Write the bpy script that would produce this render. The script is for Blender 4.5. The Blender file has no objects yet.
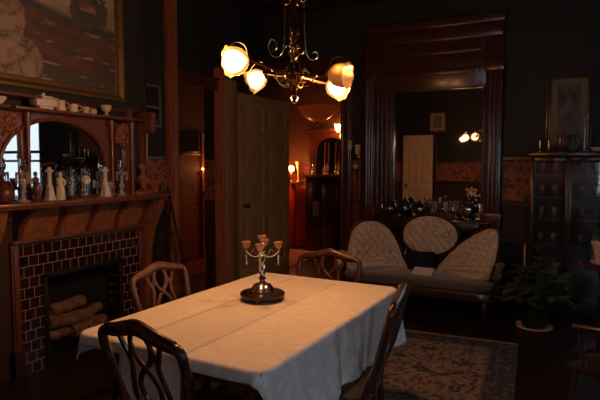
import bpy, bmesh, math, random
from mathutils import Vector, Matrix, noise
random.seed(7)
PI = math.pi
C = bpy.context.scene.collection
R = math.radians

# ---------------------------------------------------------------- materials
MATS = {}
def _mat(name):
    m = bpy.data.materials.new(name); m.use_nodes = True
    nt = m.node_tree; b = nt.nodes['Principled BSDF']
    MATS[name] = m
    return m, nt, b
def setin(b, k, v):
    if k in b.inputs: b.inputs[k].default_value = v
def c4(c): return (c[0], c[1], c[2], 1)
def plain(name, col, rough=.5, metal=0, var=.25, scale=30, bump=.0, trans=0, ior=1.45, coat=0, spec=None, sheen=0, dist=0.002):
    m, nt, b = _mat(name)
    n = nt.nodes.new('ShaderNodeTexNoise'); n.inputs['Scale'].default_value = scale; n.inputs['Detail'].default_value = 5
    tc = nt.nodes.new('ShaderNodeTexCoord'); nt.links.new(tc.outputs['Object'], n.inputs['Vector'])
    r = nt.nodes.new('ShaderNodeValToRGB')
    r.color_ramp.elements[0].position = .3; r.color_ramp.elements[1].position = .7
    r.color_ramp.elements[0].color = c4([x*(1-var) for x in col]); r.color_ramp.elements[1].color = c4([min(1, x*(1+var)) for x in col])
    nt.links.new(n.outputs['Fac'], r.inputs['Fac']); nt.links.new(r.outputs['Color'], b.inputs['Base Color'])
    setin(b, 'Roughness', rough); setin(b, 'Metallic', metal); setin(b, 'Transmission Weight', trans); setin(b, 'IOR', ior)
    setin(b, 'Coat Weight', coat); setin(b, 'Sheen Weight', sheen)
    if spec is not None: setin(b, 'Specular IOR Level', spec)
    if bump:
        bp = nt.nodes.new('ShaderNodeBump'); bp.inputs['Strength'].default_value = bump; bp.inputs['Distance'].default_value = dist
        nt.links.new(n.outputs['Fac'], bp.inputs['Height']); nt.links.new(bp.outputs['Normal'], b.inputs['Normal'])
    return m
def wood(name, c1, c2, rough=.3, stretch=(12, 12, 1.2), scale=3, coat=.3):
    m, nt, b = _mat(name)
    tc = nt.nodes.new('ShaderNodeTexCoord'); mp = nt.nodes.new('ShaderNodeMapping')
    mp.inputs['Scale'].default_value = stretch
    nt.links.new(tc.outputs['Object'], mp.inputs['Vector'])
    n = nt.nodes.new('ShaderNodeTexNoise'); n.inputs['Scale'].default_value = scale; n.inputs['Detail'].default_value = 6; n.inputs['Distortion'].default_value = 1.2
    nt.links.new(mp.outputs['Vector'], n.inputs['Vector'])
    r = nt.nodes.new('ShaderNodeValToRGB'); r.color_ramp.elements[0].position = .35; r.color_ramp.elements[1].position = .68
    r.color_ramp.elements[0].color = c4(c1); r.color_ramp.elements[1].color = c4(c2)
    nt.links.new(n.outputs['Fac'], r.inputs['Fac']); nt.links.new(r.outputs['Color'], b.inputs['Base Color'])
    setin(b, 'Roughness', rough); setin(b, 'Coat Weight', coat); setin(b, 'Coat Roughness', .15)
    return m
def emis(name, col, strength, base=(.8, .6, .35)):
    m, nt, b = _mat(name)
    setin(b, 'Base Color', c4(base)); setin(b, 'Emission Color', c4(col)); setin(b, 'Emission Strength', strength); setin(b, 'Roughness', .3)
    return m
def vcol(name, rough=.8, bump=0):
    m, nt, b = _mat(name)
    a = nt.nodes.new('ShaderNodeAttribute'); a.attribute_name = 'paint'
    nt.links.new(a.outputs['Color'], b.inputs['Base Color']); setin(b, 'Roughness', rough)
    if bump:
        n = nt.nodes.new('ShaderNodeTexNoise'); n.inputs['Scale'].default_value = 250
        bp = nt.nodes.new('ShaderNodeBump'); bp.inputs['Strength'].default_value = bump; bp.inputs['Distance'].default_value = .003
        nt.links.new(n.outputs['Fac'], bp.inputs['Height']); nt.links.new(bp.outputs['Normal'], b.inputs['Normal'])
    return m

MAHO = wood('mahogany', (.055, .014, .006), (.12, .034, .013), .28)
MAHO_D = wood('dark mahogany', (.020, .007, .004), (.052, .016, .008), .3)
MANT = wood('mantel walnut', (.105, .031, .015), (.195, .060, .027), .35)
BURL = wood('burl panel', (.22, .072, .030), (.40, .16, .062), .38, (5, 5, 5), 3.5)
CARV = plain('carved walnut', (.27, .095, .045), .45, var=.5, scale=45, bump=.7, dist=.01)
CHAIRW = wood('chair mahogany', (.045, .012, .006), (.105, .030, .013), .27)
CHAIRG = wood('worn chair mahogany', (.10, .045, .030), (.17, .080, .052), .38)
TRIMW = wood('casing wood', (.20, .060, .025), (.38, .125, .05), .3, (10, 10, .8))
DOORP = plain('olive door paint', (.42, .275, .115), .5, var=.12, scale=6)
DARKP = plain('dark upper wallpaper', (.042, .044, .036), .75, var=.2, scale=14)
CEIL = plain('ceiling paint', (.05, .045, .038), .8, var=.1, scale=3)
SILV = plain('silver', (.72, .70, .66), .18, 1, var=.1)
PEWT = plain('tarnished silver', (.30, .28, .25), .25, 1, var=.3)
BRASSD = plain('dark bronze', (.16, .085, .045), .28, 1, var=.35)
BRASS = plain('aged brass', (.55, .33, .13), .25, 1, var=.2)
IRON = plain('black iron', (.018, .018, .020), .5, .3)
GLASS = plain('clear glass', (.95, .96, .97), .02, 0, var=0, trans=1)
CRYST = plain('cut crystal', (.9, .92, .95), .04, 0, var=0, trans=.75, coat=1, ior=1.6)
MIRR = plain('mirror silvering', (.70, .68, .64), .015, 1, var=.02)
MARB = plain('white marble', (.66, .62, .60), .35, var=.15, scale=18, coat=.3)
IVORY = plain('ivory ceramic', (.68, .58, .40), .4, var=.08)
CREAM = plain('cream ironstone', (.62, .50, .36), .35, var=.06, coat=.3)
WHITEC = plain('white china', (.72, .68, .62), .25, var=.05, coat=.5)
GOLD = plain('gilt frame', (.20, .115, .035), .42, .55, var=.3, scale=40, bump=.3)
VELV = plain('cream tufted velvet', (.74, .61, .45), .8, var=.12, scale=60, sheen=.4)
VELVS = plain('seat velvet', (.10, .08, .055), .8, var=.15, scale=40, sheen=.4)
DCUSH = plain('black cushion cloth', (.012, .012, .016), .9)
SEATC = plain('seat leather', (.045, .030, .018), .6, var=.3)
LEAF = plain('leaf green', (.085, .115, .07), .45, var=.4, scale=9)
POTD = plain('dark glazed pot', (.02, .018, .015), .3)
CLAY = plain('pale clay', (.68, .52, .40), .7)
SOIL = plain('soil', (.02, .013, .008), .95)
AMBER = plain('amber candle cup', (.55, .30, .12), .35, var=.12)
LOGM = plain('bark log', (.17, .10, .068), .85, var=.5, scale=25, bump=.7, dist=.01)
SOOT = plain('soot', (.010, .009, .008), .95)
PLATE = plain('dark plateau wood', (.020, .009, .006), .38, coat=.15)
REDC = plain('red carpet', (.25, .035, .018), .9)
PAPER = plain('aged paper', (.45, .36, .24), .8, var=.1, scale=12)
DPAPER = plain('browned paper mount', (.22, .16, .09), .6, var=.1, scale=12)
DBOOK = plain('pale book cover', (.90, .78, .78), .6, var=.05)
YELG = plain('yellow green dried flowers', (.30, .28, .07), .8, var=.5, scale=60)
DIALM = plain('clock dial', (.80, .66, .34), .4, var=.05)
BLUEG = plain('dark teal glass', (.03, .05, .055), .1, coat=1)
PAINT = vcol('oil paint', .55); RUGM = vcol('rug wool', .95, .4)
SHADE_LIT = emis('lit amber gas shade', (1, .36, .045), 1.15, (.12, .05, .012)); setin(SHADE_LIT.node_tree.nodes['Principled BSDF'], 'Alpha', .62)
SHADE_DIM = plain('unlit amber shade', (.85, .48, .16), .35, var=.15, scale=20, trans=.35)
BULB = emis('glowing bulb', (1, .66, .28), 28)
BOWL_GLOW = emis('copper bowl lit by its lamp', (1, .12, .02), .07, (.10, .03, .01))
LAMPW = emis('warm lamp globe', (1, .42, .09), 14)

def frieze_wall(name, upper, wain=(.045, .016, .008), f1=(.42, .12, .055), f2=(.10, .05, .038)):
    m, nt, b = _mat(name)
    N = nt.nodes.new; L = nt.links.new
    geo = N('ShaderNodeNewGeometry'); sep = N('ShaderNodeSeparateXYZ'); L(geo.outputs['Position'], sep.inputs[0])
    vo = N('ShaderNodeTexNoise'); vo.inputs['Scale'].default_value = 13; vo.inputs['Detail'].default_value = 3; vo.inputs['Distortion'].default_value = 1.5
    L(geo.outputs['Position'], vo.inputs['Vector'])
    r = N('ShaderNodeValToRGB'); r.color_ramp.elements[0].position = .44; r.color_ramp.elements[1].position = .54
    r.color_ramp.elements[0].color = c4(f2); r.color_ramp.elements[1].color = c4(f1); L(vo.outputs['Fac'], r.inputs['Fac'])
    n2 = N('ShaderNodeTexNoise'); n2.inputs['Scale'].default_value = 5; n2.inputs['Detail'].default_value = 4
    L(geo.outputs['Position'], n2.inputs['Vector'])
    r2 = N('ShaderNodeValToRGB'); r2.color_ramp.elements[0].color = c4([x*.75 for x in upper]); r2.color_ramp.elements[1].color = c4([x*1.25 for x in upper])
    L(n2.outputs['Fac'], r2.inputs['Fac'])
    g1 = N('ShaderNodeMath'); g1.operation = 'GREATER_THAN'; g1.inputs[1].default_value = 1.56; L(sep.outputs['Z'], g1.inputs[0])
    g2 = N('ShaderNodeMath'); g2.operation = 'GREATER_THAN'; g2.inputs[1].default_value = 1.10; L(sep.outputs['Z'], g2.inputs[0])
    m1 = N('ShaderNodeMixRGB'); L(g2.outputs[0], m1.inputs[0]); m1.inputs[1].default_value = c4(wain); L(r.outputs['Color'], m1.inputs[2])
    m2 = N('ShaderNodeMixRGB'); L(g1.outputs[0], m2.inputs[0]); L(m1.outputs[0], m2.inputs[1]); L(r2.outputs['Color'], m2.inputs[2])
    L(m2.outputs[0], b.inputs['Base Color']); setin(b, 'Roughness', .65)
    return m
WALLM = frieze_wall('papered dining wall', (.022, .022, .018))
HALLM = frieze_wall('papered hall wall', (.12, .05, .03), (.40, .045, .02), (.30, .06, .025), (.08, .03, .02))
def floor_mat():
    m, nt, b = _mat('dark floorboards')
    N = nt.nodes.new; L = nt.links.new
    geo = N('ShaderNodeNewGeometry'); br = N('ShaderNodeTexBrick')
    br.inputs['Scale'].default_value = 1; br.inputs['Brick Width'].default_value = 1.8; br.inputs['Row Height'].default_value = .09
    br.inputs['Mortar Size'].default_value = .002
    br.inputs['Color1'].default_value = (.026, .012, .007, 1); br.inputs['Color2'].default_value = (.018, .008, .005, 1); br.inputs['Mortar'].default_value = (.008, .004, .002, 1)
    L(geo.outputs['Position'], br.inputs['Vector']); L(br.outputs['Color'], b.inputs['Base Color']); setin(b, 'Roughness', .38)
    return m
FLOORM = floor_mat()
def tile_mat():
    m, nt, b = _mat('oxblood glazed tile')
    N = nt.nodes.new; L = nt.links.new
    geo = N('ShaderNodeNewGeometry'); sep = N('ShaderNodeSeparateXYZ'); cb = N('ShaderNodeCombineXYZ')
    L(geo.outputs['Position'], sep.inputs[0]); L(sep.outputs['Y'], cb.inputs['X']); L(sep.outputs['Z'], cb.inputs['Y'])
    br = N('ShaderNodeTexBrick'); br.inputs['Scale'].default_value = 1; br.inputs['Brick Width'].default_value = .079; br.inputs['Row Height'].default_value = .0775
    br.inputs['Mortar Size'].default_value = .0022; br.inputs['Mortar Smooth'].default_value = .1
    br.inputs['Color1'].default_value = (.022, .006, .005, 1); br.inputs['Color2'].default_value = (.040, .010, .007, 1); br.inputs['Mortar'].default_value = (.42, .36, .33, 1)
    L(cb.outputs[0], br.inputs['Vector']); L(br.outputs['Color'], b.inputs['Base Color'])
    rr = N('ShaderNodeMapRange'); rr.inputs['To Min'].default_value = .15; rr.inputs['To Max'].default_value = .7; L(br.outputs['Fac'], rr.inputs['Value']); L(rr.outputs[0], b.inputs['Roughness'])
    bp = N('ShaderNodeBump'); bp.invert = True; bp.inputs['Strength'].default_value = .4; bp.inputs['Distance'].default_value = .003
    L(br.outputs['Fac'], bp.inputs['Height']); L(bp.outputs['Normal'], b.inputs['Normal'])
    return m
TILEM = tile_mat()
def damask():
    m, nt, b = _mat('damask cloth')
    N = nt.nodes.new; L = nt.links.new
    tc = N('ShaderNodeTexCoord')
    n = N('ShaderNodeTexNoise'); n.inputs['Scale'].default_value = 7; n.inputs['Detail'].default_value = 1; n.inputs['Distortion'].default_value = 2.4
    L(tc.outputs['Object'], n.inputs['Vector'])
    r = N('ShaderNodeValToRGB'); r.color_ramp.elements[0].position = .52; r.color_ramp.elements[1].position = .56
    r.color_ramp.elements[0].color = (.79, .72, .65, 1); r.color_ramp.elements[1].color = (.90, .84, .77, 1)
    L(n.outputs['Fac'], r.inputs['Fac']); L(r.outputs['Color'], b.inputs['Base Color'])
    rg = N('ShaderNodeMapRange'); rg.inputs['From Min'].default_value = .5; rg.inputs['From Max'].default_value = .57; rg.inputs['To Min'].default_value = .75; rg.inputs['To Max'].default_value = .32
    L(n.outputs['Fac'], rg.inputs['Value']); L(rg.outputs[0], b.inputs['Roughness'])
    n2 = N('ShaderNodeTexNoise'); n2.inputs['Scale'].default_value = 5; n2.inputs['Detail'].default_value = 3; L(tc.outputs['Object'], n2.inputs['Vector'])
    bp = N('ShaderNodeBump'); bp.inputs['Strength'].default_value = .35; bp.inputs['Distance'].default_value = .02
    L(n2.outputs['Fac'], bp.inputs['Height']); L(bp.outputs['Normal'], b.inputs['Normal'])
    return m
CLOTH = damask()
def lace_mat():
    m, nt, b = _mat('openwork lace')
    N = nt.nodes.new; L = nt.links.new
    tc = N('ShaderNodeTexCoord'); v = N('ShaderNodeTexVoronoi'); v.inputs['Scale'].default_value = 120; v.feature = 'DISTANCE_TO_EDGE'
    L(tc.outputs['Object'], v.inputs['Vector'])
    r = N('ShaderNodeMath'); r.operation = 'LESS_THAN'; r.inputs[1].default_value = .30; L(v.outputs['Distance'], r.inputs[0])
    L(r.outputs[0], b.inputs['Alpha']); setin(b, 'Base Color', (.76, .70, .62, 1)); setin(b, 'Roughness', .8)
    return m
LACE = lace_mat()

# ---------------------------------------------------------------- mesh helpers
class MB:
    def __init__(s): s.bm = bmesh.new()
    def box(s, x0, x1, y0, y1, z0, z1, bev=0):
        r = bmesh.ops.create_cube(s.bm, size=1); vs = r['verts']
        for v in vs:
            v.co = Vector(((x0+x1)/2+v.co.x*(x1-x0), (y0+y1)/2+v.co.y*(y1-y0), (z0+z1)/2+v.co.z*(z1-z0)))
        if bev:
            es = list({e for v in vs for e in v.link_edges})
            bmesh.ops.bevel(s.bm, geom=es, offset=bev, segments=2, affect='EDGES', profile=.5)
        return s
    def quad(s, *p):
        s.bm.faces.new([s.bm.verts.new(q) for q in p]); return s
    def lathe(s, prof, c=(0, 0, 0), seg=20, M=None, ruffle=None):
        rings = []
        for k, (r, z) in enumerate(prof):
            ring = []
            for i in range(seg):
                a = 2*PI*i/seg; rr = max(r, .0004)
                zz = z
                if ruffle:
                    w = (k/(len(prof)-1))**2; rr *= 1+ruffle[0]*w*math.cos(ruffle[1]*a); zz += ruffle[2]*w*math.cos(ruffle[1]*a)
                p = Vector((rr*math.cos(a), rr*math.sin(a), zz))
                if M: p = M @ p
                ring.append(s.bm.verts.new(p+Vector(c)))
            rings.append(ring)
        for a, b in zip(rings, rings[1:]):
            for i in range(seg):
                j = (i+1) % seg; s.bm.faces.new((a[i], a[j], b[j], b[i]))
        for ring, z in ((rings[0], 0), (rings[-1], 1)):
            if not ruffle:
                try: s.bm.faces.new(ring if z else ring[::-1])
                except Exception: pass
        return s
    def tube(s, pts, rad, seg=8, flat=1, up=(0, 0, 1)):
        pts = [Vector(p) for p in pts]; n = len(pts)
        if not hasattr(rad, '__len__'): rad = [rad]*n
        rings = []; prev = None
        for k, p in enumerate(pts):
            t = (pts[min(k+1, n-1)]-pts[max(k-1, 0)]).normalized()
            u = Vector(up) if prev is None else prev
            u = u - t*u.dot(t)
            if u.length < 1e-4: u = t.orthogonal()
            u.normalize(); w = t.cross(u); prev = u
            rings.append([s.bm.verts.new(p+(u*math.cos(2*PI*i/seg)*flat+w*math.sin(2*PI*i/seg))*rad[k]) for i in range(seg)])
        for a, b in zip(rings, rings[1:]):
            for i in range(seg):
                j = (i+1) % seg; s.bm.faces.new((a[i], a[j], b[j], b[i]))
        s.bm.faces.new(rings[0][::-1]); s.bm.faces.new(rings[-1])
        return s
    def ball(s, c, r, sc=(1, 1, 1), u=14, v=9):
        q = bmesh.ops.create_uvsphere(s.bm, u_segments=u, v_segments=v, radius=r)
        for w in q['verts']: w.co = Vector((w.co.x*sc[0], w.co.y*sc[1], w.co.z*sc[2]))+Vector(c)
        return s
    def prism(s, outl, a, b):   # outline points (u,v); a,b: functions (u,v)->Vector for the two faces
        A = [s.bm.verts.new(a(*p)) for p in outl]; B = [s.bm.verts.new(b(*p)) for p in outl]
        n = len(outl); s.bm.faces.new(A); s.bm.faces.new(B[::-1])
        for i in range(n):
            j = (i+1) % n; s.bm.faces.new((A[j], A[i], B[i], B[j]))
        return s
def bez(pts, n=8):   # catmull-rom through points
    P = [Vector(p) for p in pts]; P = [P[0]*2-P[1]]+P+[P[-1]*2-P[-2]]; out = []
    for i in range(1, len(P)-2):
        for k in range(n):
            t = k/n; a, b, c, d = P[i-1:i+3]
            out.append(.5*((2*b)+(-a+c)*t+(2*a-5*b+4*c-d)*t*t+(-a+3*b-3*c+d)*t**3))
    out.append(P[-2]); return out
def obj(name, mb, m, parent=None, smooth=True, loc=None):
    bmesh.ops.recalc_face_normals(mb.bm, faces=mb.bm.faces)
    me = bpy.data.meshes.new(name); mb.bm.to_mesh(me); mb.bm.free()
    if smooth:
        me.polygons.foreach_set('use_smooth', [True]*len(me.polygons))
        me.set_sharp_from_angle(angle=R(38))
    me.materials.append(m)
    o = bpy.data.objects.new(name, me); C.objects.link(o)
    if parent is not None: o.parent = parent
    if loc: o.location = loc
    return o
def tag(o, label, cat, group=None, kind=None):
    if label: o['label'] = label
    if cat: o['category'] = cat
    if group: o['group'] = group
    if kind: o['kind'] = kind
    return o
def thing(name, label, cat, loc=(0, 0, 0), rz=0, group=None):
    o = bpy.data.objects.new(name, None); C.objects.link(o); o.empty_display_size = .1
    o.location = loc; o.rotation_euler = (0, 0, rz)
    return tag(o, label, cat, group)
def struct(name, mb, m):
    o = obj(name, mb, m, smooth=False); o['kind'] = 'structure'; return o
def dup(root, loc, rz=0, label=None, sc=1):
    r = root.copy(); C.objects.link(r); r.location = loc; r.rotation_euler = (0, 0, rz); r.scale = (sc, sc, sc)
    if label: r['label'] = label
    for ch in list(root.children):
        c = ch.copy(); C.objects.link(c); c.parent = r
        for g in ch.children:
            d = g.copy(); C.objects.link(d); d.parent = c
    return r
def lamp(name, loc, power, col, rad=.04):
    l = bpy.data.lights.new(name, 'POINT'); l.energy = power; l.color = col; l.shadow_soft_size = rad
    o = bpy.data.objects.new(name, l); o.location = loc; C.objects.link(o); return o
def area(name, loc, rot, sx, sy, power, col):
    l = bpy.data.lights.new(name, 'AREA'); l.shape = 'RECTANGLE'; l.size = sx; l.size_y = sy; l.energy = power; l.color = col
    o = bpy.data.objects.new(name, l); o.location = loc; o.rotation_euler = rot; C.objects.link(o); return o

# ---------------------------------------------------------------- the room
ZC = 3.55
struct('floor', MB().box(-6.2, 2.8, -.9, 9.0, -.1, 0), FLOORM)
struct('ceiling', MB().box(-6.2, 2.8, -.9, 9.0, ZC, ZC+.1), CEIL)
w = MB()
w.box(-3.75, -3.6, -.7, 4.30, 0, ZC).box(-3.75, -3.6, 4.30, 5.02, 2.36, ZC).box(-3.75, -3.6, 5.02, 6.6, 0, ZC)
struct('wall_left', w, WALLM)
struct('wall_chimney', MB().box(-3.6, -3.43, 1.6, 2.41, 0, ZC).box(-3.6, -3.43, 3.58, 3.69, 0, ZC).box(-3.6, -3.43, 2.41, 3.58, .95, ZC), WALLM)
w = MB()
w.box(-3.6, -2.45, 6.1, 6.25, 2.62, ZC).box(-2.45, 1.2, 6.1, 6.25, 0, ZC).box(1.2, 2.5, 6.1, 6.25, 0, .85).box(1.2, 2.5, 6.1, 6.25, 2.6, ZC).box(2.5, 2.75, 6.1, 6.25, 0, ZC)
struct('wall_back', w, WALLM)
w = MB()
w.box(2.6, 2.75, -.7, .9, 0, ZC).box(2.6, 2.75, .9, 2.1, 0, .85).box(2.6, 2.75, .9, 2.1, 2.6, ZC).box(2.6, 2.75, 2.1, 6.1, 0, ZC)
struct('wall_right', w, WALLM)
w = MB()
w.box(-3.75, .55, -.85, -.7, 0, ZC).box(.55, 1.5, -.85, -.7, 0, .85).box(.55, 1.5, -.85, -.7, 2.6, ZC).box(1.5, 2.75, -.85, -.7, 0, ZC)
struct('wall_front', w, WALLM)
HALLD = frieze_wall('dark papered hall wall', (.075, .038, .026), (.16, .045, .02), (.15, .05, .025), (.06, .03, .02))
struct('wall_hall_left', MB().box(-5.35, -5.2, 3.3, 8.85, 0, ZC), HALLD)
struct('wall_hall_back', MB().box(-5.2, -2.0, 8.7, 8.85, 0, ZC), HALLM)
struct('wall_hall_right', MB().box(-2.3, -2.15, 6.25, 8.7, 0, ZC), HALLM)
struct('wall_hall_front', MB().box(-5.2, -3.75, 3.3, 3.45, 0, ZC), HALLM)

def window(n, ax, p, a0, a1, z0, z1, t=.15):
    # ax 'y': wall normal along y at y=p ; ax 'x': wall normal along x
    f = MB()
    def bx(u0, u1, d0, d1, za, zb):
        if ax == 'y': f.box(u0, u1, p+d0, p+d1, za, zb)
        else: f.box(p+d0, p+d1, u0, u1, za, zb)
    m = (z0+z1)/2; s = .045
    bx(a0, a0+s, .03, .09, z0, z1); bx(a1-s, a1, .03, .09, z0, z1); bx(a0, a1, .03, .09, z0, z0+s); bx(a0, a1, .03, .09, z1-s, z1); bx(a0, a1, .03, .09, m-.025, m+.025)
    struct('window_%d' % n, f, MAHO_D)
    g = MB()
    if ax == 'y': g.box(a0, a1, p+.055, p+.06, z0, z1)
    else: g.box(p+.055, p+.06, a0, a1, z0, z1)
    gm = MATS.get('window pane')
    if not gm: gm = plain('window pane', (.97, .98, 1), 0, var=0, trans=1, ior=1.01)
    o = struct('window_%d' % (n+3), g, gm)
window(1, 'y', 6.1, 1.2, 2.5, .85, 2.6)
window(2, 'x', 2.6, .9, 2.1, .85, 2.6)
window(3, 'y', -.82, .55, 1.5, .85, 2.6)

# casings and trims
tr = MB()
tr.box(-3.6, -3.53, 4.17, 4.30, 0, ZC, .008).box(-3.53, -3.51, 4.20, 4.27, 0, ZC, .006)
struct('trim_1', tr, TRIMW)
tr = MB()
tr.box(-3.6, -3.53, 5.00, 5.10, 0, 2.6, .008).box(-3.53, -3.49, 5.03, 5.07, 0, 2.6, .01)
struct('trim_2', tr, wood('hall lit casing wood', (.32, .10, .04), (.50, .18, .075), .3, (10, 10, .8)))  # lighter copy of the casing wood; hall light is put into the colour
tr = MB().box(-3.6, -3.54, 4.30, 5.00, 2.34, 2.46, .01).box(-3.6, -3.51, 4.30, 5.0, 2.44, 2.47, .004)
struct('trim_3', tr, MAHO)
struct('trim_11', MB().box(-3.6, -3.55, 5.17, 5.40, 0, 2.50, .006), DOORP)
struct('trim_12', MB().box(-3.6, -3.57, 5.10, 5.17, 0, 2.5, .004), MAHO_D)
tr = MB()
tr.box(-2.47, -2.33, 6.03, 6.1, 0, 2.62, .006).box(-2.45, -2.425, 6.0, 6.03, 0, 2.62, .008).box(-2.37, -2.345, 6.0, 6.03, 0, 2.62, .008).box(-3.6, -2.33, 6.02, 6.1, 2.62, 2.80, .01)
struct('trim_4', tr, MAHO)
bb = MB().box(-.6, 2.6, 6.06, 6.1, 0, .22, .005); struct('baseboard_back', bb, MAHO_D)
bb = MB().box(2.56, 2.6, -.7, 6.06, 0, .22, .005); struct('baseboard_right', bb, MAHO_D)
bb = MB().box(-.62, 2.6, 6.07, 6.1, 1.06, 1.12, .005).box(-.62, 2.6, 6.075, 6.1, 1.55, 1.59, .005); struct('trim_5', bb, MAHO_D)
bb = MB().box(-3.6, -3.57, 3.69, 4.17, 1.06, 1.12, .005).box(-3.6, -3.575, 3.69, 4.17, 1.55, 1.59, .005); struct('trim_6', bb, MAHO_D)
bb = MB().box(-2.77, 2.6, -.7, -.67, 1.55, 1.59).box(-2.77, 2.6, -.7, -.67, 1.06, 1.12); struct('trim_7', bb, MAHO_D)
bb = MB().box(-3.6, 2.6, 6.0, 6.1, ZC-.14, ZC, .02).box(-3.6, -3.5, 3.87, 6.1, ZC-.14, ZC, .02); struct('trim_8', bb, MAHO_D)

# ---------------------------------------------------------------- doors
def panel_door(name, label, loc, rz, W, Hh, m, knob_x):
    t = thing(name, label, 'door', loc, rz)
    d = MB()
    d.box(0, W, -.012, .012, 0, Hh)
    st = .11; mid = W/2
    for a, b in ((0, st), (W-st, W), (mid-.055, mid+.055)): d.box(a, b, -.022, .022, 0, Hh, .004)
    for a, b in ((0, .24), (.88, 1.04), (1.78, 1.90), (Hh-.13, Hh)): d.box(0, W, -.0225, .0225, a, b, .004)
    for (xa, xb) in ((st, mid-.055), (mid+.055, W-st)):
        for (za, zb) in ((.24, .88), (1.04, 1.78), (1.90, Hh-.13)):
            d.box(xa+.035, xb-.035, -.019, .019, za+.035, zb-.035, .006)
    obj('door_leaf', d, m, t)
    k = MB()
    for s in (-1, 1):
        k.lathe([(.024, .0), (.024, .004), (.010, .008), (.009, .035), (.024, .045), (.028, .06), (.018, .072), (.003, .075)], seg=16, M=Matrix.Translation((knob_x, s*.022, 1.0)) @ Matrix.Rotation(-s*PI/2, 4, 'X'))
    obj('door_knob', k, IRON, t)
    for z in (.3, 1.2, 2.0): obj('hinge', MB().box(-.012 if knob_x > W/2 else W-.002, .002 if knob_x > W/2 else W+.012, -.02, .02, z, z+.1), BRASSD, t)
    return t
dA = Vector((-3.44, 5.24)); dB = Vector((-3.37, 6.36))
panel_door('panelled_door', 'olive brown six panel door standing open behind the dining table', (dA.x, dA.y, .01), math.atan2(dB.y-dA.y, dB.x-dA.x), (dB-dA).length, 2.33, DOORP, .10)
panel_door('panelled_door', 'pale wooden door on the far side of the room, seen only in the big mirror', (-3.55, -.58, .01), 0, .72, 2.20, plain('pale door paint', (.85, .62, .40), .5, var=.08, scale=6), .1)
tr = MB().box(-3.6, -3.56, -.7, -.62, 0, 2.24, .005).box(-2.82, -2.77, -.7, -.62, 0, 2.24, .005).box(-3.6, -2.77, -.7, -.62, 2.22, 2.28, .005)
struct('trim_9', tr, MAHO_D)

# ---------------------------------------------------------------- frames and pictures
def rect_frame(t, ax, W, Hh, fw, depth, m, name='frame'):
    # local: picture faces -y (ax) ; centred in x, bottom z=0
    f = MB()
    prof = [(0, 0), (0, -depth), (fw*.25, -depth*1.15), (fw*.55, -depth*.55), (fw*.85, -depth*.65), (fw, -depth*.3), (fw, 0)]
    rings = []
    for (sx, sz) in ((-1, 0), (1, 0), (1, 1), (-1, 1)):
        ring = []
        for u, d in prof:
            ring.append(f.bm.verts.new((sx*(W/2-u), d, (Hh-u if sz else u))))
        rings.append(ring)
    for k in range(4):
        a, b = rings[k], rings[(k+1) % 4]
        for i in range(len(prof)):
            j = (i+1) % len(prof); f.bm.faces.new((a[i], a[j], b[j], b[i]))
    return obj(name, f, m, t)
def painted(name, parent, u0, u1, v0, v1, nu, nv, pos, colf, m):
    me = bpy.data.meshes.new(name); vs = []; cols = []
    for j in range(nv+1):
        for i in range(nu+1):
            s = i/nu; t = j/nv; vs.append(pos(u0+(u1-u0)*s, v0+(v1-v0)*t)); cols.append(colf(s, t))
    fs = [(j*(nu+1)+i, j*(nu+1)+i+1, (j+1)*(nu+1)+i+1, (j+1)*(nu+1)+i) for j in range(nv) for i in range(nu)]
    me.from_pydata(vs, [], fs); ca = me.color_attributes.new('paint', 'FLOAT_COLOR', 'POINT')
    for k, c in enumerate(cols): ca.data[k].color = (c[0], c[1], c[2], 1)
    me.materials.append(m); o = bpy.data.objects.new(name, me); C.objects.link(o); o.parent = parent
    return o
def mix(a, b, t): t = max(0, min(1, t)); return [a[i]*(1-t)+b[i]*t for i in range(3)]
def nz(x, y, s=1, z=0): return noise.noise(Vector((x*s, y*s, z)))
def fbm(x, y, s=1, z=0): return nz(x, y, s, z)+.5*nz(x, y, s*2.1, z+3)+.25*nz(x, y, s*4.3, z+7)
def landscape(s, t):
    W = 2.15; x = (s*W-(W-1.0)); y = t      # x: 1 at the right edge, 0 one metre to the left
    n = fbm(x, y, 6)
    sky = mix((.42, .33, .23), (.30, .24, .17), .5+n)
    c = sky
    hill = .66-.10*x+.03*nz(x, 0, 3)
    if x < .15: hill += (.15-x)*.25
    if y < hill:
        k = fbm(x*1.2+y*2.2, y*5.5, 2.2, 5)
        c = mix((.075, .060, .048), (.17, .078, .060), .5+.9*k)
        k2 = fbm(x*1.4, y*9, 3.2, 9)
        if k2 > .42: c = mix(c, (.42, .26, .20), (k2-.42)*4)
        k3 = fbm(x*1.5, y*4, 3, 17)
        if k3 > .15: c = mix(c, (.075, .078, .062), min(.75, (k3-.15)*3))
        if y < .22-.15*x and k2 < .1: c = mix(c, (.06, .075, .06), .8)
    if abs(y-hill) < .05+.02*n: c = mix((.05, .072, .075), c, abs(y-hill)/.06)
    if y > hill and .55 < x < .93 and y < .95:
        b = fbm(x, y, 14, 2)
        d = ((x-.74)/.2)**2+((y-.73)/.17)**2
        if d < 1+b*.6: c = mix((.05, .06, .035), (.12, .11, .06), .5+b)
        if abs(x-.72+.3*(y-.76)) < .075 and -.05 < y-.76 < .055-abs(x-.71)*.5: c = (.24, .10, .07) if y > .75+.25*(x-.72) else (.34, .21, .16)
    # rocks
    for (cx, cy, rx, ry, seed) in ((.0, .46, .17, .26, 1), (.13, .10, .17, .24, 4), (-.30, .26, .33, .36, 8)):
        d = ((x-cx)/rx)**2+((y-cy)/ry)**2+.25*fbm(x, y, 5, seed)
        if d < 1:
            k = 1-abs(fbm(x+y*.7, y-x*.4, 6, seed))*2.2; c = mix((.36, .27, .205), (.22, .16, .125), k)
            if k > .90: c = (.12, .085, .07)
            break
    return c
t = thing('landscape_painting', 'large landscape oil painting in a gilt frame hanging above the mantel', 'painting', (-3.425, 2.27, 2.04), -PI/2)
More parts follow.
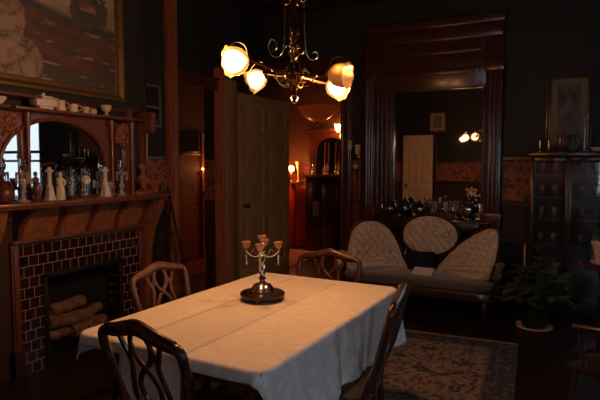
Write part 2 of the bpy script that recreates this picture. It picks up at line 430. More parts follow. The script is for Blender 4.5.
t.rotation_euler = (R(0), 0, PI/2)
rect_frame(t, 0, 2.30, .98, .085, .045, GOLD)
painted('canvas', t, -1.07, 1.07, .08, .90, 190, 84, lambda u, v: (u, -.018, v), landscape, PAINT)
def small_picture(name, label, loc, rz, W, Hh, fw, fm, mat_w, inner, cat='picture'):
    t = thing(name, label, cat, loc, rz); rect_frame(t, 0, W, Hh, fw, .025, fm)
    obj('mount', MB().box(-W/2+fw*.9, W/2-fw*.9, -.010, -.004, fw*.9, Hh-fw*.9), DPAPER if Hh > .6 else PAPER, t, False)
    iw = W/2-fw-mat_w; painted('print', t, -iw, iw, fw+mat_w, Hh-fw-mat_w, 30, 40, lambda u, v: (u, -.012, v), inner, PAINT)
    return t
small_picture('framed_picture', 'tall framed picture with wide pale mount above the china cabinet', (.01, 6.095, 1.66), 0, .42, .76, .05, wood('thin gilt oak', (.05, .025, .012), (.10, .05, .02), .35), .055,
              lambda s, t: mix((.05, .045, .04), (.16, .13, .10), .5+fbm(s*2, t*3, 1.5, 3)))
small_picture('framed_picture', 'small framed print high on the far wall, seen only in the big mirror', (-2.76, -.695, 2.29), PI, .38, .46, .03, GOLD, .06,
              lambda s, t: mix((.10, .08, .05), (.30, .24, .15), .5+fbm(s*2, t*3, 2, 6)))
# little two-pane frame in the recess
t = thing('memo_frame', 'small narrow two pane frame with dark panes in the recess beyond the mantel', 'frame', (-3.597, 3.985, 1.87), PI/2)
f = MB().box(-.11, -.093, -.018, 0, 0, .40).box(.093, .11, -.018, 0, 0, .40).box(-.11, .11, -.018, 0, 0, .017).box(-.11, .11, -.018, 0, .383, .40).box(-.11, .11, -.018, 0, .18, .197)
obj('frame', f, plain('worn gilt strip', (.26, .17, .08), .4, .4), t, False)
obj('pane', MB().box(-.093, .093, -.009, -.003, .017, .18), plain('dark pane', (.02, .022, .022), .12, coat=.5), t, False)
obj('pane', MB().box(-.093, .093, -.009, -.003, .197, .383), MATS['dark pane'], t, False)
t = thing('breast_edge_line', 'added thin upright line standing for the light edge of the chimney breast', 'rod', (-3.41, 3.70, 0))
obj('rod', MB().tube([(0, 0, 1.60), (0, 0, 2.4), (0, 0, ZC-.002)], .006), PEWT, t)  # added rod draws the light line along the chimney breast edge

# ---------------------------------------------------------------- fireplace
fp = thing('fireplace', 'mahogany mantelpiece with dark red tiled surround and open firebox', 'fireplace', (0, 0, 0))
X0 = -3.43
ts = MB().box(X0-.14, X0+.012, 2.41, 2.61, 0, .94).box(X0-.14, X0+.012, 3.36, 3.58, 0, .94).box(X0-.14, X0+.012, 2.61, 3.36, .68, .94)
obj('tile_surround', ts, TILEM, fp, False)
fr = MB().box(X0, X0+.025, 2.60, 2.635, 0, .70, .004).box(X0, X0+.025, 3.335, 3.37, 0, .70, .004).box(X0, X0+.025, 2.60, 3.37, .665, .70, .004)
obj('firebox_frame', fr, IRON, fp)
obj('firebox', MB().box(X0-.165, X0-.160, 2.61, 3.36, 0, .68), SOOT, fp, False)
for y0, y1 in ((2.35, 2.41), (3.58, 3.63)):
    p = MB().box(X0, X0+.025, y0, y1, .20, .945, .004).box(X0+.02, X0+.035, y0+.012, y1-.012, .26, .90, .004)
    obj('pilaster', p, MANT, fp)
    obj('plinth', MB().box(X0, X0+.06, y0-.02, y1+.002, 0, .20, .008), MAHO_D, fp)
obj('ledge', MB().box(X0, X0+.05, 2.35, 3.655, .945, .972, .006), MANT, fp)
ys = [2.40, 2.71, 3.0, 3.29, 3.585]
def slope(z): return X0+.05+(.10*((z-.965)/.242))
for a, b in zip(ys, ys[1:]):
    obj('frieze_panel', MB().prism([(a, .965), (b, .965), (b, 1.207), (a, 1.207)], lambda y, z: Vector((slope(z)-.03, y, z)), lambda y, z: Vector((slope(z)-.05, y, z))), BURL, fp)
for y in ys:
    pr = [(X0, .965), (X0+.045, .972), (X0+.055, 1.0), (X0+.075, 1.07), (X0+.12, 1.12), (X0+.17, 1.15), (X0+.19, 1.207), (X0, 1.207)]
    obj('corbel', MB().prism(pr, lambda x, z: Vector((x, y-.017, z)), lambda x, z: Vector((x, y+.017, z))), MANT, fp)
obj('mantel_shelf', MB().box(X0, X0+.28, 2.06, 3.72, 1.222, 1.249, .006).box(X0, X0+.265, 2.08, 3.705, 1.207, 1.224, .004), MANT, fp)
for y in (3.632, 2.20):   # long carved side brackets
    pr = [(X0, .10), (X0+.05, .10), (X0+.045, .45), (X0+.07, .75), (X0+.12, .95), (X0+.20, 1.10), (X0+.23, 1.207), (X0, 1.207)]
    b = MB().prism(pr, lambda x, z: Vector((x, y, z)), lambda x, z: Vector((x, y+.06 if y > 3 else y-.10, z)))
    o = obj('carved_bracket', b, CARV if y > 3 else BURL, fp)
# side cupboard to the left of the pilaster
cu = thing('side_cupboard', 'carved reddish wooden panel cupboard at the left end of the fireplace', 'cupboard', (0, 0, 0))
obj('body', MB().box(X0, X0+.10, 1.70, 2.085, 0, 1.12, .008), MANT, cu)
obj('door', MB().box(X0+.10, X0+.125, 1.74, 2.05, .25, 1.02, .012), BURL, cu)
# logs in firebox
logs = [((-3.50, 2.72, .30), .3, .055, .34, .2), ((-3.44, 3.0, .26), -.25, .05, .36, .0), ((-3.46, 2.86, .38), .5, .05, .30, .15), ((-3.48, 2.78, .18), .1, .055, .26, 0), ((-3.46, 3.04, .16), -.1, .05, .28, 0)]
nm = ['lowest but one birch log at the left of the firebox', 'log lying in the middle of the grate', 'topmost log across the firebox pile', 'log at the bottom left of the fire pile', 'log at the bottom right of the fire pile']
X1 = X0-.085
gr = thing('fire_grate', 'black iron grate holding logs inside the firebox', 'grate', (X1, 2.93, .04))
g = MB()
for k in range(7): g.tube([(-.06, -.27+k*.09, .07), (.06, -.27+k*.09, .07), (.085, -.27+k*.09, .16)], .006)
g.tube([(.075, -.29, .13), (.075, .29, .13)], .007).tube([(-.05, -.29, .07), (-.05, .29, .07)], .007)
for y in (-.26, .26): g.tube([(.06, y, .07), (.065, y, -.04)], .009).tube([(-.05, y, .07), (-.05, y, -.04)], .009)
obj('bars', g, IRON, gr)
lg = [(-.03, 2.78, .18, .055, .30, 0), (.03, 3.06, .18, .055, .32, .05), (0, 2.90, .275, .06, .40, -.10), (.01, 3.08, .285, .045, .22, .2), (-.0, 2.88, .385, .05, .30, .05)]
for (dx, y, z, r, ln, tl), lab in zip(lg, ['split log at the bottom left of the pile in the firebox', 'split log at the bottom right of the pile in the firebox', 'long thick log in the middle layer of the fire pile', 'short log in the middle layer of the fire pile, right', 'topmost log of the pile in the firebox']):
    t = thing('firewood_log', lab, 'log', (X1+dx, y, z), 0, 'logs in the firebox')
    pts = [(0.006*math.sin(k*2.1), -ln/2+ln*k/6, tl*(-.5+k/6)*ln+.005*math.sin(k*1.7)) for k in range(7)]
    obj('bark', MB().tube(pts, [r*.97, r, r*.95, r*1.03, r, r*.96, r*.95], 14), LOGM, t)
    cw_ = MATS.get('cut wood') or plain('cut wood', (.34, .22, .13), .8)
    for q_ in (-1, 1): obj('cut_end', MB().tube([(0, q_*ln/2, q_*tl*ln/2), (0, q_*(ln/2+.004), q_*tl*ln/2)], r*.85, 14), cw_, t)

# ---------------------------------------------------------------- overmantel
om = thing('overmantel', 'carved mahogany overmantel with arched mirror and shelves above the mantel shelf', 'overmantel', (0, 0, 0))
Z0, Z1 = 1.249, 1.87
obj('back_board', MB().box(X0+.001, X0+.02, 1.75, 3.67, Z0, Z1+.02), MAHO_D, om, False)
def arch(ya, yb, zt, n=16, zs=None):
    zs = zs if zs else zt-.10; m = (ya+yb)/2
    return [(ya, zs)]+[(m-(yb-ya)/2*math.cos(PI*k/n), zs+(zt-zs)*math.sin(PI*k/n)) for k in range(1, n)]+[(yb, zs)]
# centre mirror and its arched head
for ya, yb, zt, zs in ((2.27, 3.19, 1.835, 1.50), (3.27, 3.42, 1.66, 1.60)):
    a = arch(ya, yb, zt, zs=zs)
    obj('mirror', MB().prism([(ya, Z0+.01)]+a+[(yb, Z0+.01)], lambda y, z: Vector((X0+.026, y, z)), lambda y, z: Vector((X0+.020, y, z))), MIRR, om, False)
    if yb-ya > .2:
        f = MB(); n = len(a)
        for k in range(n-1):
            (y1, z1), (y2, z2) = a[k], a[k+1]
            f.prism([(y1, z1), (y2, z2), (y2, Z1), (y1, Z1)], lambda y, z: Vector((X0+.055, y, z)), lambda y, z: Vector((X0+.022, y, z)))
        obj('arched_head', f, MANT, om)
        obj('arch_moulding', MB().tube([(X0+.06, y, z) for y, z in a], .014), MANT, om)
for y in (2.47, 3.235, 3.46, 3.64):
    c = MB().lathe([(.022, 0), (.022, .02), (.015, .03), (.020, .06), (.013, .10), (.013, .28), (.018, .31), (.012, .34), (.016, .50), (.022, .56), (.024, .62)], (X0+.075, y, Z0), 14)
    c.box(X0+.02, X0+.05, y-.035, y+.035, Z0, Z1, .004)
    obj('column', c, MANT, om)
obj('shelf', MB().box(X0+.001, X0+.20, 2.30, 3.50, Z1, Z1+.02, .004), MANT, om)
obj('top_rail', MB().box(X0+.001, X0+.03, 2.52, 3.62, 1.955, 1.985, .004), MAHO, om)
obj('upper_shelf', MB().box(X0+.001, X0+.20, 1.75, 2.50, 1.955, 1.975, .004), MANT, om)
obj('lower_side_shelf', MB().box(X0+.001, X0+.16, 1.75, 2.295, Z1+.005, Z1+.025, .004), MANT, om)
obj('rail_post', MB().box(X0+.001, X0+.06, 3.44, 3.49, Z1+.02, 1.985, .004), MANT, om)
obj('end_post', MB().box(X0+.001, X0+.17, 3.60, 3.66, 1.78, 1.96, .006), MANT, om)
for i, (ya, yb, za, zb) in enumerate(((3.27, 3.44, 1.66, 1.86), (1.90, 2.24, 1.50, 1.87), (2.24, 2.42, 1.70, 1.87))):
    f = MB()
    for k in range(46):
        y = random.uniform(ya+.02, yb-.02); z = random.uniform(za+.02, zb-.02)
        a0 = random.uniform(0, 6.3); rr = random.uniform(.015, .032)
        f.tube([(X0+.066+.006*math.sin(k), y+rr*(1-j/9)*math.cos(a0+j*.6), z+rr*(1-j/9)*math.sin(a0+j*.6)) for j in range(8)], .0065, 6)
    obj('carved_fretwork', f, CARV, om)

# things on the mantel
MZ = 1.2495; MX = -3.29
def lt(name, label, cat, loc, parts, group=None, seg=22, rz=0):
    t = thing(name, label, cat, loc, rz, group)
    for p in parts: obj(p[0], MB().lathe(p[1], seg=p[3] if len(p) > 3 else seg), p[2], t)
    return t
lt('ginger_jar', 'round dark brown lidded jar at the far left of the mantel shelf', 'jar', (MX+.01, 2.225, MZ), [('body', [(.03, 0), (.05, .015), (.065, .05), (.06, .09), (.035, .115), (.03, .12)], plain('brown glaze', (.12, .035, .02), .25, coat=.5)), ('lid', [(.034, .12), (.036, .13), (.02, .145), (.008, .15), (.01, .162), (.002, .168)], MATS['brown glaze'])])
def lustre(name, label, x, y, h, top=True):
    t = thing(name, label, 'candlestick', (x, y, MZ), 0, 'glass lustre candlesticks on the mantel')
    obj('stem', MB().lathe([(.045, 0), (.045, .008), (.02, .02), (.012, .05), (.022, .07), (.012, .09), (.011, h*.55), (.02, h*.6), (.045, h*.68), (.048, h*.70), (.015, h*.71)], seg=12), CRYST, t)
    obj('hurricane_shade', MB().lathe([(.016, h*.70), (.028, h*.78), (.032, h*.86), (.022, h*.95), (.026, h*1.02)], seg=16, ruffle=(.0, 1, 0)), GLASS, t)
    for k in range(8):
        a = k*PI/4; px, py = .044*math.cos(a), .044*math.sin(a)
        obj('prism_drop', MB().lathe([(.001, h*.68), (.005, h*.66), (.003, h*.50), (.007, h*.46), (.001, h*.42)], (px, py, 0), 5), CRYST, t)
    return t
lustre('lustre_candlestick', 'tall cut glass lustre candlestick with prisms at the left of the mantel', MX, 2.375, .29)
lustre('lustre_candlestick', 'cut glass lustre candlestick with hurricane shade at the right of the mantel', MX, 3.27, .285)
lt('footed_vase', 'small brown footed vase beside the left lustre candlestick', 'vase', (MX+.03, 2.455, MZ), [('body', [(.03, 0), (.032, .01), (.016, .03), (.026, .06), (.028, .09), (.018, .115), (.026, .13), (.024, .131)], MATS['brown glaze'])])
def marble_stick(label, y):
    t = thing('marble_candlestick', label, 'candlestick', (MX+.02, y, MZ), 0, 'white marble candlesticks on the mantel')
    obj('base', MB().box(-.031, .031, -.031, .031, 0, .012, .003).lathe([(.040, .012), (.031, .04), (.024, .085), (.022, .09)], seg=4, M=Matrix.Rotation(PI/4, 4, 'Z')), MARB, t)
    obj('shaft', MB().lathe([(.022, .09), (.024, .10), (.015, .11), (.013, .19), (.018, .20), (.028, .205), (.029, .215), (.014, .218), (.012, .235)], seg=16), MARB, t)
    return t
marble_stick('white marble candlestick on a square stepped base, left of the figurine', 2.565)
marble_stick('white marble candlestick standing right of the domed clock', 3.075)
# figurine
t = thing('figurine', 'ivory coloured standing robed figurine beside the marble candlestick', 'figurine', (MX+.02, 2.655, MZ))
f = MB().lathe([(.032, 0), (.032, .014), (.026, .02), (.027, .05), (.022, .09), (.019, .115), (.023, .14), (.018, .155), (.008, .163), (.007, .168)], seg=14)
f.ball((0, 0, .183), .0165, (1, .9, 1.15)).tube(bez([(0, -.02, .15), (.018, -.028, .125), (.024, -.006, .115)], 4), [.008]*9, 8).tube(bez([(0, .02, .15), (.012, .03, .13), (.022, .018, .105)], 4), [.008]*9, 8)
for k in range(8):
    a = k*PI/4+.2; f.tube([(.027*math.cos(a), .027*math.sin(a), .02), (.021*math.cos(a), .021*math.sin(a), .095)], .004, 5)
obj('robed_body', f, IVORY, t)
obj('base', MB().lathe([(.036, 0), (.036, .008), (.033, .012)], seg=16), IVORY, t)
def dome(label, y, name, r=.052, h=.255, rx=.01):
    t = thing(name, label, 'glass dome', (MX+rx, y, MZ))
    obj('base', MB().lathe([(r+.012, 0), (r+.012, .012), (r+.004, .02)], seg=28), MATS['brown glaze'], t)
    pr = [(r, .02), (r, h-r)]+[(r*math.cos(a*PI/16), h-r+r*math.sin(a*PI/16)) for a in range(1, 9)]
    o = obj('glass_dome', MB().lathe(pr, seg=28, ruffle=(0, 1, 0)), MATS['thin dome glass'] if 'thin dome glass' in MATS else dome_glass(), t)
    return t
def dome_glass():
    m, nt, b = _mat('thin dome glass')
    tr = nt.nodes.new('ShaderNodeBsdfTransparent'); gl = nt.nodes.new('ShaderNodeBsdfGlossy'); gl.inputs['Roughness'].default_value = .04
    fr = nt.nodes.new('ShaderNodeFresnel'); fr.inputs['IOR'].default_value = 1.9; mx = nt.nodes.new('ShaderNodeMixShader')
    nt.links.new(fr.outputs[0], mx.inputs[0]); nt.links.new(tr.outputs[0], mx.inputs[1]); nt.links.new(gl.outputs[0], mx.inputs[2])
    nt.links.new(mx.outputs[0], nt.nodes['Material Output'].inputs['Surface']); return m
t = dome('glass dome over yellow green dried flowers on the mantel', 2.755, 'flower_dome')
f = MB()
for k in range(26):
    a = random.uniform(0, 6.3); r = random.uniform(.004, .035); z = random.uniform(.09, .165)
    f.tube([(r*.2*math.cos(a), r*.2*math.sin(a), .02), (r*.7*math.cos(a), r*.7*math.sin(a), z*.6), (r*math.cos(a), r*math.sin(a), z)], .0014, 4).ball((r*math.cos(a), r*math.sin(a), z), .007, u=6, v=4)
obj('dried_flowers', f, YELG, t)
t = dome('glass domed anniversary clock with round cream dial in the middle of the mantel', 2.885, 'domed_clock', .056, .26)
obj('movement', MB().tube([(0, -.028, .02), (0, -.028, .115)], .0035).tube([(0, .028, .02), (0, .028, .115)], .0035).box(-.014, .014, -.034, .034, .113, .119).box(-.012, .012, -.02, .02, .119, .155), BRASS, t)
fa = Matrix.Rotation(PI/2, 4, 'Y')
DR = Matrix.Rotation(R(-40), 4, 'Z')
obj('dial', MB().lathe([(.0, .0), (.030, .0), (.032, .003), (.032, .006), (.0, .008)], seg=28, M=Matrix.Translation((.013, -.002, .138)) @ DR @ fa), DIALM, t)
hd = MB(); MM = Matrix.Translation((.013, -.002, .138)) @ DR
def P(y, z): return MM @ Vector((.0095, y, z))
hd.tube([P(0, 0), P(.010, .012)], .0012, 5).tube([P(0, 0), P(-.006, .021)], .001, 5)
for k in range(12):
    a = k*PI/6; hd.tube([P(.024*math.cos(a), .024*math.sin(a)), P(.028*math.cos(a), .028*math.sin(a))], .0011, 5)
obj('hands', hd, IRON, t)
pn = MB().tube([(0, 0, .04), (0, 0, .11)], .001, 5)
for k in range(4): pn.ball((.018*math.cos(k*PI/2+.5), .018*math.sin(k*PI/2+.5), .045), .009, u=10, v=6)
pn.tube([(.018, 0, .045), (-.018, 0, .045)], .002).tube([(0, .018, .045), (0, -.018, .045)], .002)
obj('pendulum', pn, BRASS, t)
for (y, label, nm_, h, m) in ((2.42, 'slim clear glass bud vase behind the small brown vase', 'bud_vase', .16, CRYST), (3.16, 'clear pressed glass goblet behind the right marble candlestick', 'goblet', .12, CRYST), (3.21, 'clear pressed glass goblet next to the right lustre candlestick', 'goblet', .11, CRYST), (3.015, 'clear glass vase between the domed clock and marble candlestick', 'glass_vase', .13, CRYST), (3.335, 'short clear glass tumbler vase right of the lustre candlestick', 'glass_vase', .09, CRYST)):
    lt(nm_, label, nm_.replace('_', ' '), (MX-.065, y, MZ), [('body', [(.024, 0), (.024, .005), (.006, .012), (.006, h*.45), (.02, h*.55), (.024, h*.8), (.026, h), (.022, h), (.018, h*.6), (.004, h*.5)], m, 14)])
lt('trinket_bowl', 'low reddish bowl in front of the flower dome', 'bowl', (MX+.085, 2.70, MZ), [('bowl', [(.015, 0), (.018, .005), (.034, .02), (.036, .024), (.030, .022), (.01, .008)], MATS['brown glaze'])])
lt('trinket_dish', 'low pale dish at the right end of the mantel shelf', 'dish', (MX+.06, 3.40, MZ), [('dish', [(.02, 0), (.024, .004), (.04, .014), (.042, .017), (.034, .014), (.01, .007)], AMBER)])
# carved bust ornament at right end
t = thing('carved_bust', 'dark carved wooden bust ornament at the right end of the mantel shelf', 'bust', (MX-.02, 3.535, MZ))
f = MB().box(-.05, .05, -.055, .055, 0, .03, .006).lathe([(.045, .03), (.028, .05), (.035, .07), (.05, .10), (.055, .13), (.04, .155), (.02, .17), (.019, .19)], seg=14)
f.ball((0.004, 0, .225), .034, (1, .85, 1.2)).ball((.036, 0, .222), .007).ball((-.012, 0, .238), .036, (1, 1, .9))
for k in range(14): f.tube([(.04*math.cos(k), .05*math.sin(k), .09+.003*k), (.055*math.cos(k+.5), .06*math.sin(k+.5), .12)], .008, 5)
f.tube(bez([(.02, -.04, .10), (.06, -.07, .07), (.07, -.03, .04)], 4), .011, 6).tube(bez([(.02, .04, .10), (.06, .07, .07), (.07, .03, .04)], 4), .011, 6)
obj('carving', f, CARV, t)
# upper shelf crockery
UZ = Z1+.0205; UX = -3.30
t = lt('tureen', 'oblong white lidded tureen on the overmantel shelf', 'tureen', (UX, 2.56, UZ), [])
obj('bowl', MB().box(-.035, .035, -.055, .055, .0, .02, .005).box(-.045, .045, -.085, .085, .018, .072, .012), WHITEC, t)
obj('lid', MB().box(-.047, .047, -.088, .088, .073, .083, .004).box(-.03, .03, -.06, .06, .08, .094, .006).ball((0, 0, .104), .012), WHITEC, t)
obj('handle', MB().tube(bez([(0, .083, .06), (0, .105, .055), (0, .103, .035), (0, .083, .035)], 4), .005), WHITEC, t)
def cup(name, label, cat, y, prof, handle):
    t = thing(name, label, cat, (UX, y, UZ), 0, 'crockery on the overmantel shelf')
    obj('body', MB().lathe(prof, seg=22), CREAM, t)
    if handle:
        r, za, zb = handle
        obj('handle', MB().tube(bez([(r*.25, r*.95, zb), (r*.5, r*1.65, zb), (r*.5, r*1.6, za+.01), (r*.25, r*.9, za)], 4), .0035), CREAM, t)
cup('cream_jug', 'cream waisted jug beside the tureen on the overmantel shelf', 'jug', 2.70, [(.034, 0), (.038, .008), (.030, .05), (.032, .072), (.036, .078), (.031, .076), (.026, .05), (.02, .01)], (.032, .02, .062))
cup('teacup', 'larger cream cup with handle, third piece along the overmantel shelf', 'cup', 2.81, [(.026, 0), (.030, .006), (.036, .03), (.037, .062), (.034, .062), (.032, .03), (.02, .008)], (.036, .015, .052))
cup('teacup', 'smaller cream cup with handle near the middle of the overmantel shelf', 'cup', 2.925, [(.02, 0), (.022, .005), (.028, .03), (.030, .052), (.027, .052), (.024, .03), (.015, .008)], (.029, .012, .042))
cup('sugar_bowl', 'tiny cream pot between the small cup and the footed cup', 'pot', 3.00, [(.022, 0), (.026, .006), (.026, .032), (.016, .045), (.003, .048)], None)
cup('footed_cup', 'cream footed open cup at the right of the overmantel shelf', 'cup', 3.13, [(.028, 0), (.026, .008), (.010, .018), (.012, .028), (.036, .045), (.044, .085), (.040, .085), (.032, .05), (.006, .032)], None)
lt('sauce_bowl', 'white bowl on the upper left shelf of the overmantel', 'bowl', (UX+.01, 2.215, Z1+.0255), [('bowl', [(.026, 0), (.03, .006), (.052, .035), (.054, .045), (.048, .042), (.02, .01)], WHITEC)])

# ---------------------------------------------------------------- iron rack by the fireplace
t = thing('folding_rack', 'tall dark iron folding rack leaning in the recess beside the mantel', 'rack', (-3.36, 3.915, 0), R(0))
f = MB()
for y0, y1 in ((-.20, -.05), (.20, .05)): f.tube([(.16, y0, 0), (-.05, y1, 1.3)], .011)
for y0, y1 in ((-.16, -.04), (.16, .04)): f.tube([(-.16, y0, 0), (.0, y1, 1.26)], .009)
for k in range(7):
    z = .25+k*.15; s = z/1.3; w_ = .20-.15*s; f.tube([(.16-.21*s, -w_, z), (.16-.21*s, w_, z)], .006)
obj('bars', f, IRON, t)

# ---------------------------------------------------------------- dining table
TX, TY, TW, TL, TZ = -1.405, 2.36, .965, 1.50, .757
TROT = R(-2.2)
t = thing('dining_table', 'dark mahogany dining table hidden under a white cloth', 'table', (TX, TY, 0), TROT)
obj('tabletop', MB().box(-TW/2, TW/2, -TL/2, TL/2, TZ-.03, TZ-.003, .008), CHAIRW, t)
obj('apron', MB().box(-TW/2+.08, TW/2-.08, -TL/2+.08, TL/2-.08, TZ-.12, TZ-.0305, .004), CHAIRW, t)
for sx in (-1, 1):
    for sy in (-1, 1):
        obj('leg', MB().lathe([(.02, 0), (.028, .03), (.022, .06), (.032, .10), (.036, .3), (.028, .40), (.042, .46), (.03, .5), (.04, .54), (.04, TZ-.121)], (sx*(TW/2-.12), sy*(TL/2-.12), 0), 16), CHAIRW, t)
# tablecloth
def cloth_mesh(w, l, drop_fn, nx, ny, zt, th, wave=1.0, seed=0):
    # w,l half sizes of table; drop_fn -> (left,right,near,far) overhangs
    dl, dr, dn, df = drop_fn
    me_v = []; fs = []
    for j in range(ny+1):
        for i in range(nx+1):
            x = -w-dl+(2*w+dl+dr)*i/nx; y = -l-dn+(2*l+dn+df)*j/ny
            cr = .05
            qx = max(-w+cr, min(w-cr, x)); qy = max(-l+cr, min(l-cr, y))
            dx, dy = x-qx, y-qy; d = math.hypot(dx, dy)
            z = zt+.0022*fbm(x, y, 3.2, seed)
            if d > cr:
                nx_, ny_ = dx/d, dy/d
                e = d-cr; rr = .014; arc = rr*PI/2
                if e < arc: a = e/rr; out = rr*math.sin(a); dn_ = rr*(1-math.cos(a))
                else: out = rr; dn_ = rr+(e-arc)
                # folds; the coordinate runs around the table rim
                s = (qx*ny_*ny_ + qy*nx_*nx_)
                ang = math.atan2(ny_, nx_)
                k = max(0, e-arc)
                corner = abs(nx_*ny_)*2
                fold = (math.sin(s*21+ang*3.2+seed)+.5*math.sin(s*37+1.3)+1.3)*.05*k*wave
                fold += corner*k*.10*(1+.6*math.sin(ang*9))
                out += fold
                bx_, by_ = qx+nx_*cr, qy+ny_*cr
                x2, y2 = bx_+nx_*out, by_+ny_*out
                z = z-dn_*(.985 if corner < .2 else .95)
                x, y = x2, y2
            me_v.append((x, y, z+th))
    fs = [(j*(nx+1)+i, j*(nx+1)+i+1, (j+1)*(nx+1)+i+1, (j+1)*(nx+1)+i) for j in range(ny) for i in range(nx)]
    return me_v, fs
def cloth_obj(name, verts, faces, m, parent=None, loc=None, thick=.0025):
    me = bpy.data.meshes.new(name); me.from_pydata(verts, [], faces); me.materials.append(m)
    me.polygons.foreach_set('use_smooth', [True]*len(me.polygons))
    o = bpy.data.objects.new(name, me); C.objects.link(o)
    if parent: o.parent = parent
    if loc: o.location = loc
    s = o.modifiers.new('solid', 'SOLIDIFY'); s.thickness = thick; s.offset = 1
    return o
v, fc = cloth_mesh(TW/2, TL/2, (.12, .33, .055, .15), 150, 170, TZ, .001)
cl = cloth_obj('tablecloth', v, fc, CLOTH, loc=(TX, TY, 0))
cl.rotation_euler = (0, 0, TROT)
tag(cl, 'long white damask tablecloth covering the dining table and hanging over its sides', 'tablecloth')
# lace runner
rw = .165
v = []; fc = []; nx, ny = 14, 150
L0 = TL/2-.03
for j in range(ny+1):
    for i in range(nx+1):
        x = -rw+2*rw*i/nx; s = -TL/2-.27+(TL+.27-.1)*j/ny; y = s; z = TZ+.0045
        if s < -L0:
            e = -s-L0; rr = .052; arc = rr*PI/2
            if e < arc: a = e/rr; y = -L0-rr*math.sin(a); z -= rr*(1-math.cos(a))
            else:
                k = e-arc; y = -L0-rr-.05*k*(1.2+math.sin(x*34)); z -= rr+k
        v.append((x, y, z))
fc = [(j*(nx+1)+i, j*(nx+1)+i+1, (j+1)*(nx+1)+i+1, (j+1)*(nx+1)+i) for j in range(ny) for i in range(nx)]
ln = cloth_obj('lace_runner', v, fc, LACE, loc=(TX-.04, TY, 0), thick=.0008)
ln.rotation_euler = (0, 0, TROT)
tag(ln, 'white lace table runner lying lengthwise over the cloth, hanging at the near end', 'table runner')

# ---------------------------------------------------------------- chairs
CHAIRM = wood('reddish chair mahogany', (.040, .012, .006), (.085, .026, .012), .3)
def make_chair(label, loc, rz, m):
    t = thing('dining_chair', label, 'chair', loc, rz, 'dining chairs around the table')
    # backrest plane: z -> y rake
    def by(z): return -.02-.13*max(0, (z-.45))/.5*1.0
    for s in (-1, 1):
        pts = bez([(s*.17, -.10, 0), (s*.175, -.03, .25), (s*.185, -.005, .45), (s*.20, by(.62), .62), (s*.222, by(.78), .78), (s*.222, by(.855), .855), (s*.205, by(.878), .880), (s*.180, by(.887), .888)], 6)
        obj('back_post', MB().tube(pts, [.019]*len(pts), 10), m, t)
    cr = bez([(-.188, by(.885), .888), (-.135, by(.89), .895), (-.07, by(.91), .912), (0, by(.92), .926), (.07, by(.91), .912), (.135, by(.89), .895), (.188, by(.885), .888)], 6)
    obj('crest_rail', MB().tube(cr, [.024+.006*math.sin(PI*k/(len(cr)-1)) for k in range(len(cr))], 10, up=(0, 1, 0), flat=.75), m, t)
    sp = MB()
    def strand(p, r=.0125): q = bez([(x, by(z)+dy, z) for x, z, dy in p], 6); sp.tube(q, r, 8, up=(0, 1, 0), flat=.65)
    for s in (-1, 1):
        strand([(s*.115, .885, 0), (s*.098, .84, 0), (s*.075, .78, 0), (s*.092, .70, 0), (s*.10, .64, 0), (s*.07, .57, 0), (s*.06, .50, 0), (s*.065, .455, 0)])
        strand([(s*.03, .905, .002*s), (s*.052, .86, .002*s), (s*.035, .80, .002*s), (-s*.015, .755, .002*s), (-s*.055, .70, .002*s), (-s*.05, .64, .002*s), (0, .585, .002*s), (s*.035, .54, .002*s), (s*.03, .455, .002*s)], .0125)
        strand([(s*.055, .86, 0), (s*.075, .80, 0)], .011)
    sp.box(-.075, .075, -.035, -.005, .44, .475, .006)
    obj('splat', sp, m, t)
    seat = MB()
    o = [(-.20, .0), (.20, .0), (.235, .42), (-.235, .42)]
    obj('seat_rail', MB().prism(o, lambda x, y: Vector((x, y, .37)), lambda x, y: Vector((x, y, .432))), m, t)
    s2 = MB().box(-.21, .21, .015, .405, .4325, .465, .014)
    for vv in s2.bm.verts: vv.co.x *= .92+.18*(vv.co.y/.42)
    obj('seat_cushion', s2, SEATC, t)
    for s in (-1, 1):
        obj('leg', MB().tube(bez([(s*.205, .385, .372), (s*.222, .40, .30), (s*.205, .385, .15), (s*.208, .392, .03), (s*.215, .405, 0)], 5), [.026, .027, .028, .028, .027, .025, .022, .019, .017, .016, .015, .015, .014, .014, .014, .014, .016, .018, .02, .02, .02][:21], 10), m, t)
    obj('stretcher', MB().tube([(-.195, .02, .2), (-.205, .37, .2)], .010).tube([(.195, .02, .2), (.205, .37, .2)], .010).tube([(-.2, .2, .2), (.2, .2, .2)], .010), m, t)
    return t
make_chair('dark mahogany chair with pierced splat at the near end of the table', (-1.32, 1.525, 0), R(-9), CHAIRW)
make_chair('mahogany chair at the far end of the table, in front of the sofa', (-1.465, 3.27, 0), R(183), CHAIRM).scale = (1, 1, .955)
make_chair('greyish mahogany chair at the left side of the table near the fireplace', (-2.07, 2.47, 0), R(-92), CHAIRG).scale = (1, 1, .955)
make_chair('mahogany chair seen edge on at the right side of the table', (-.80, 2.36, 0), R(97), CHAIRM)

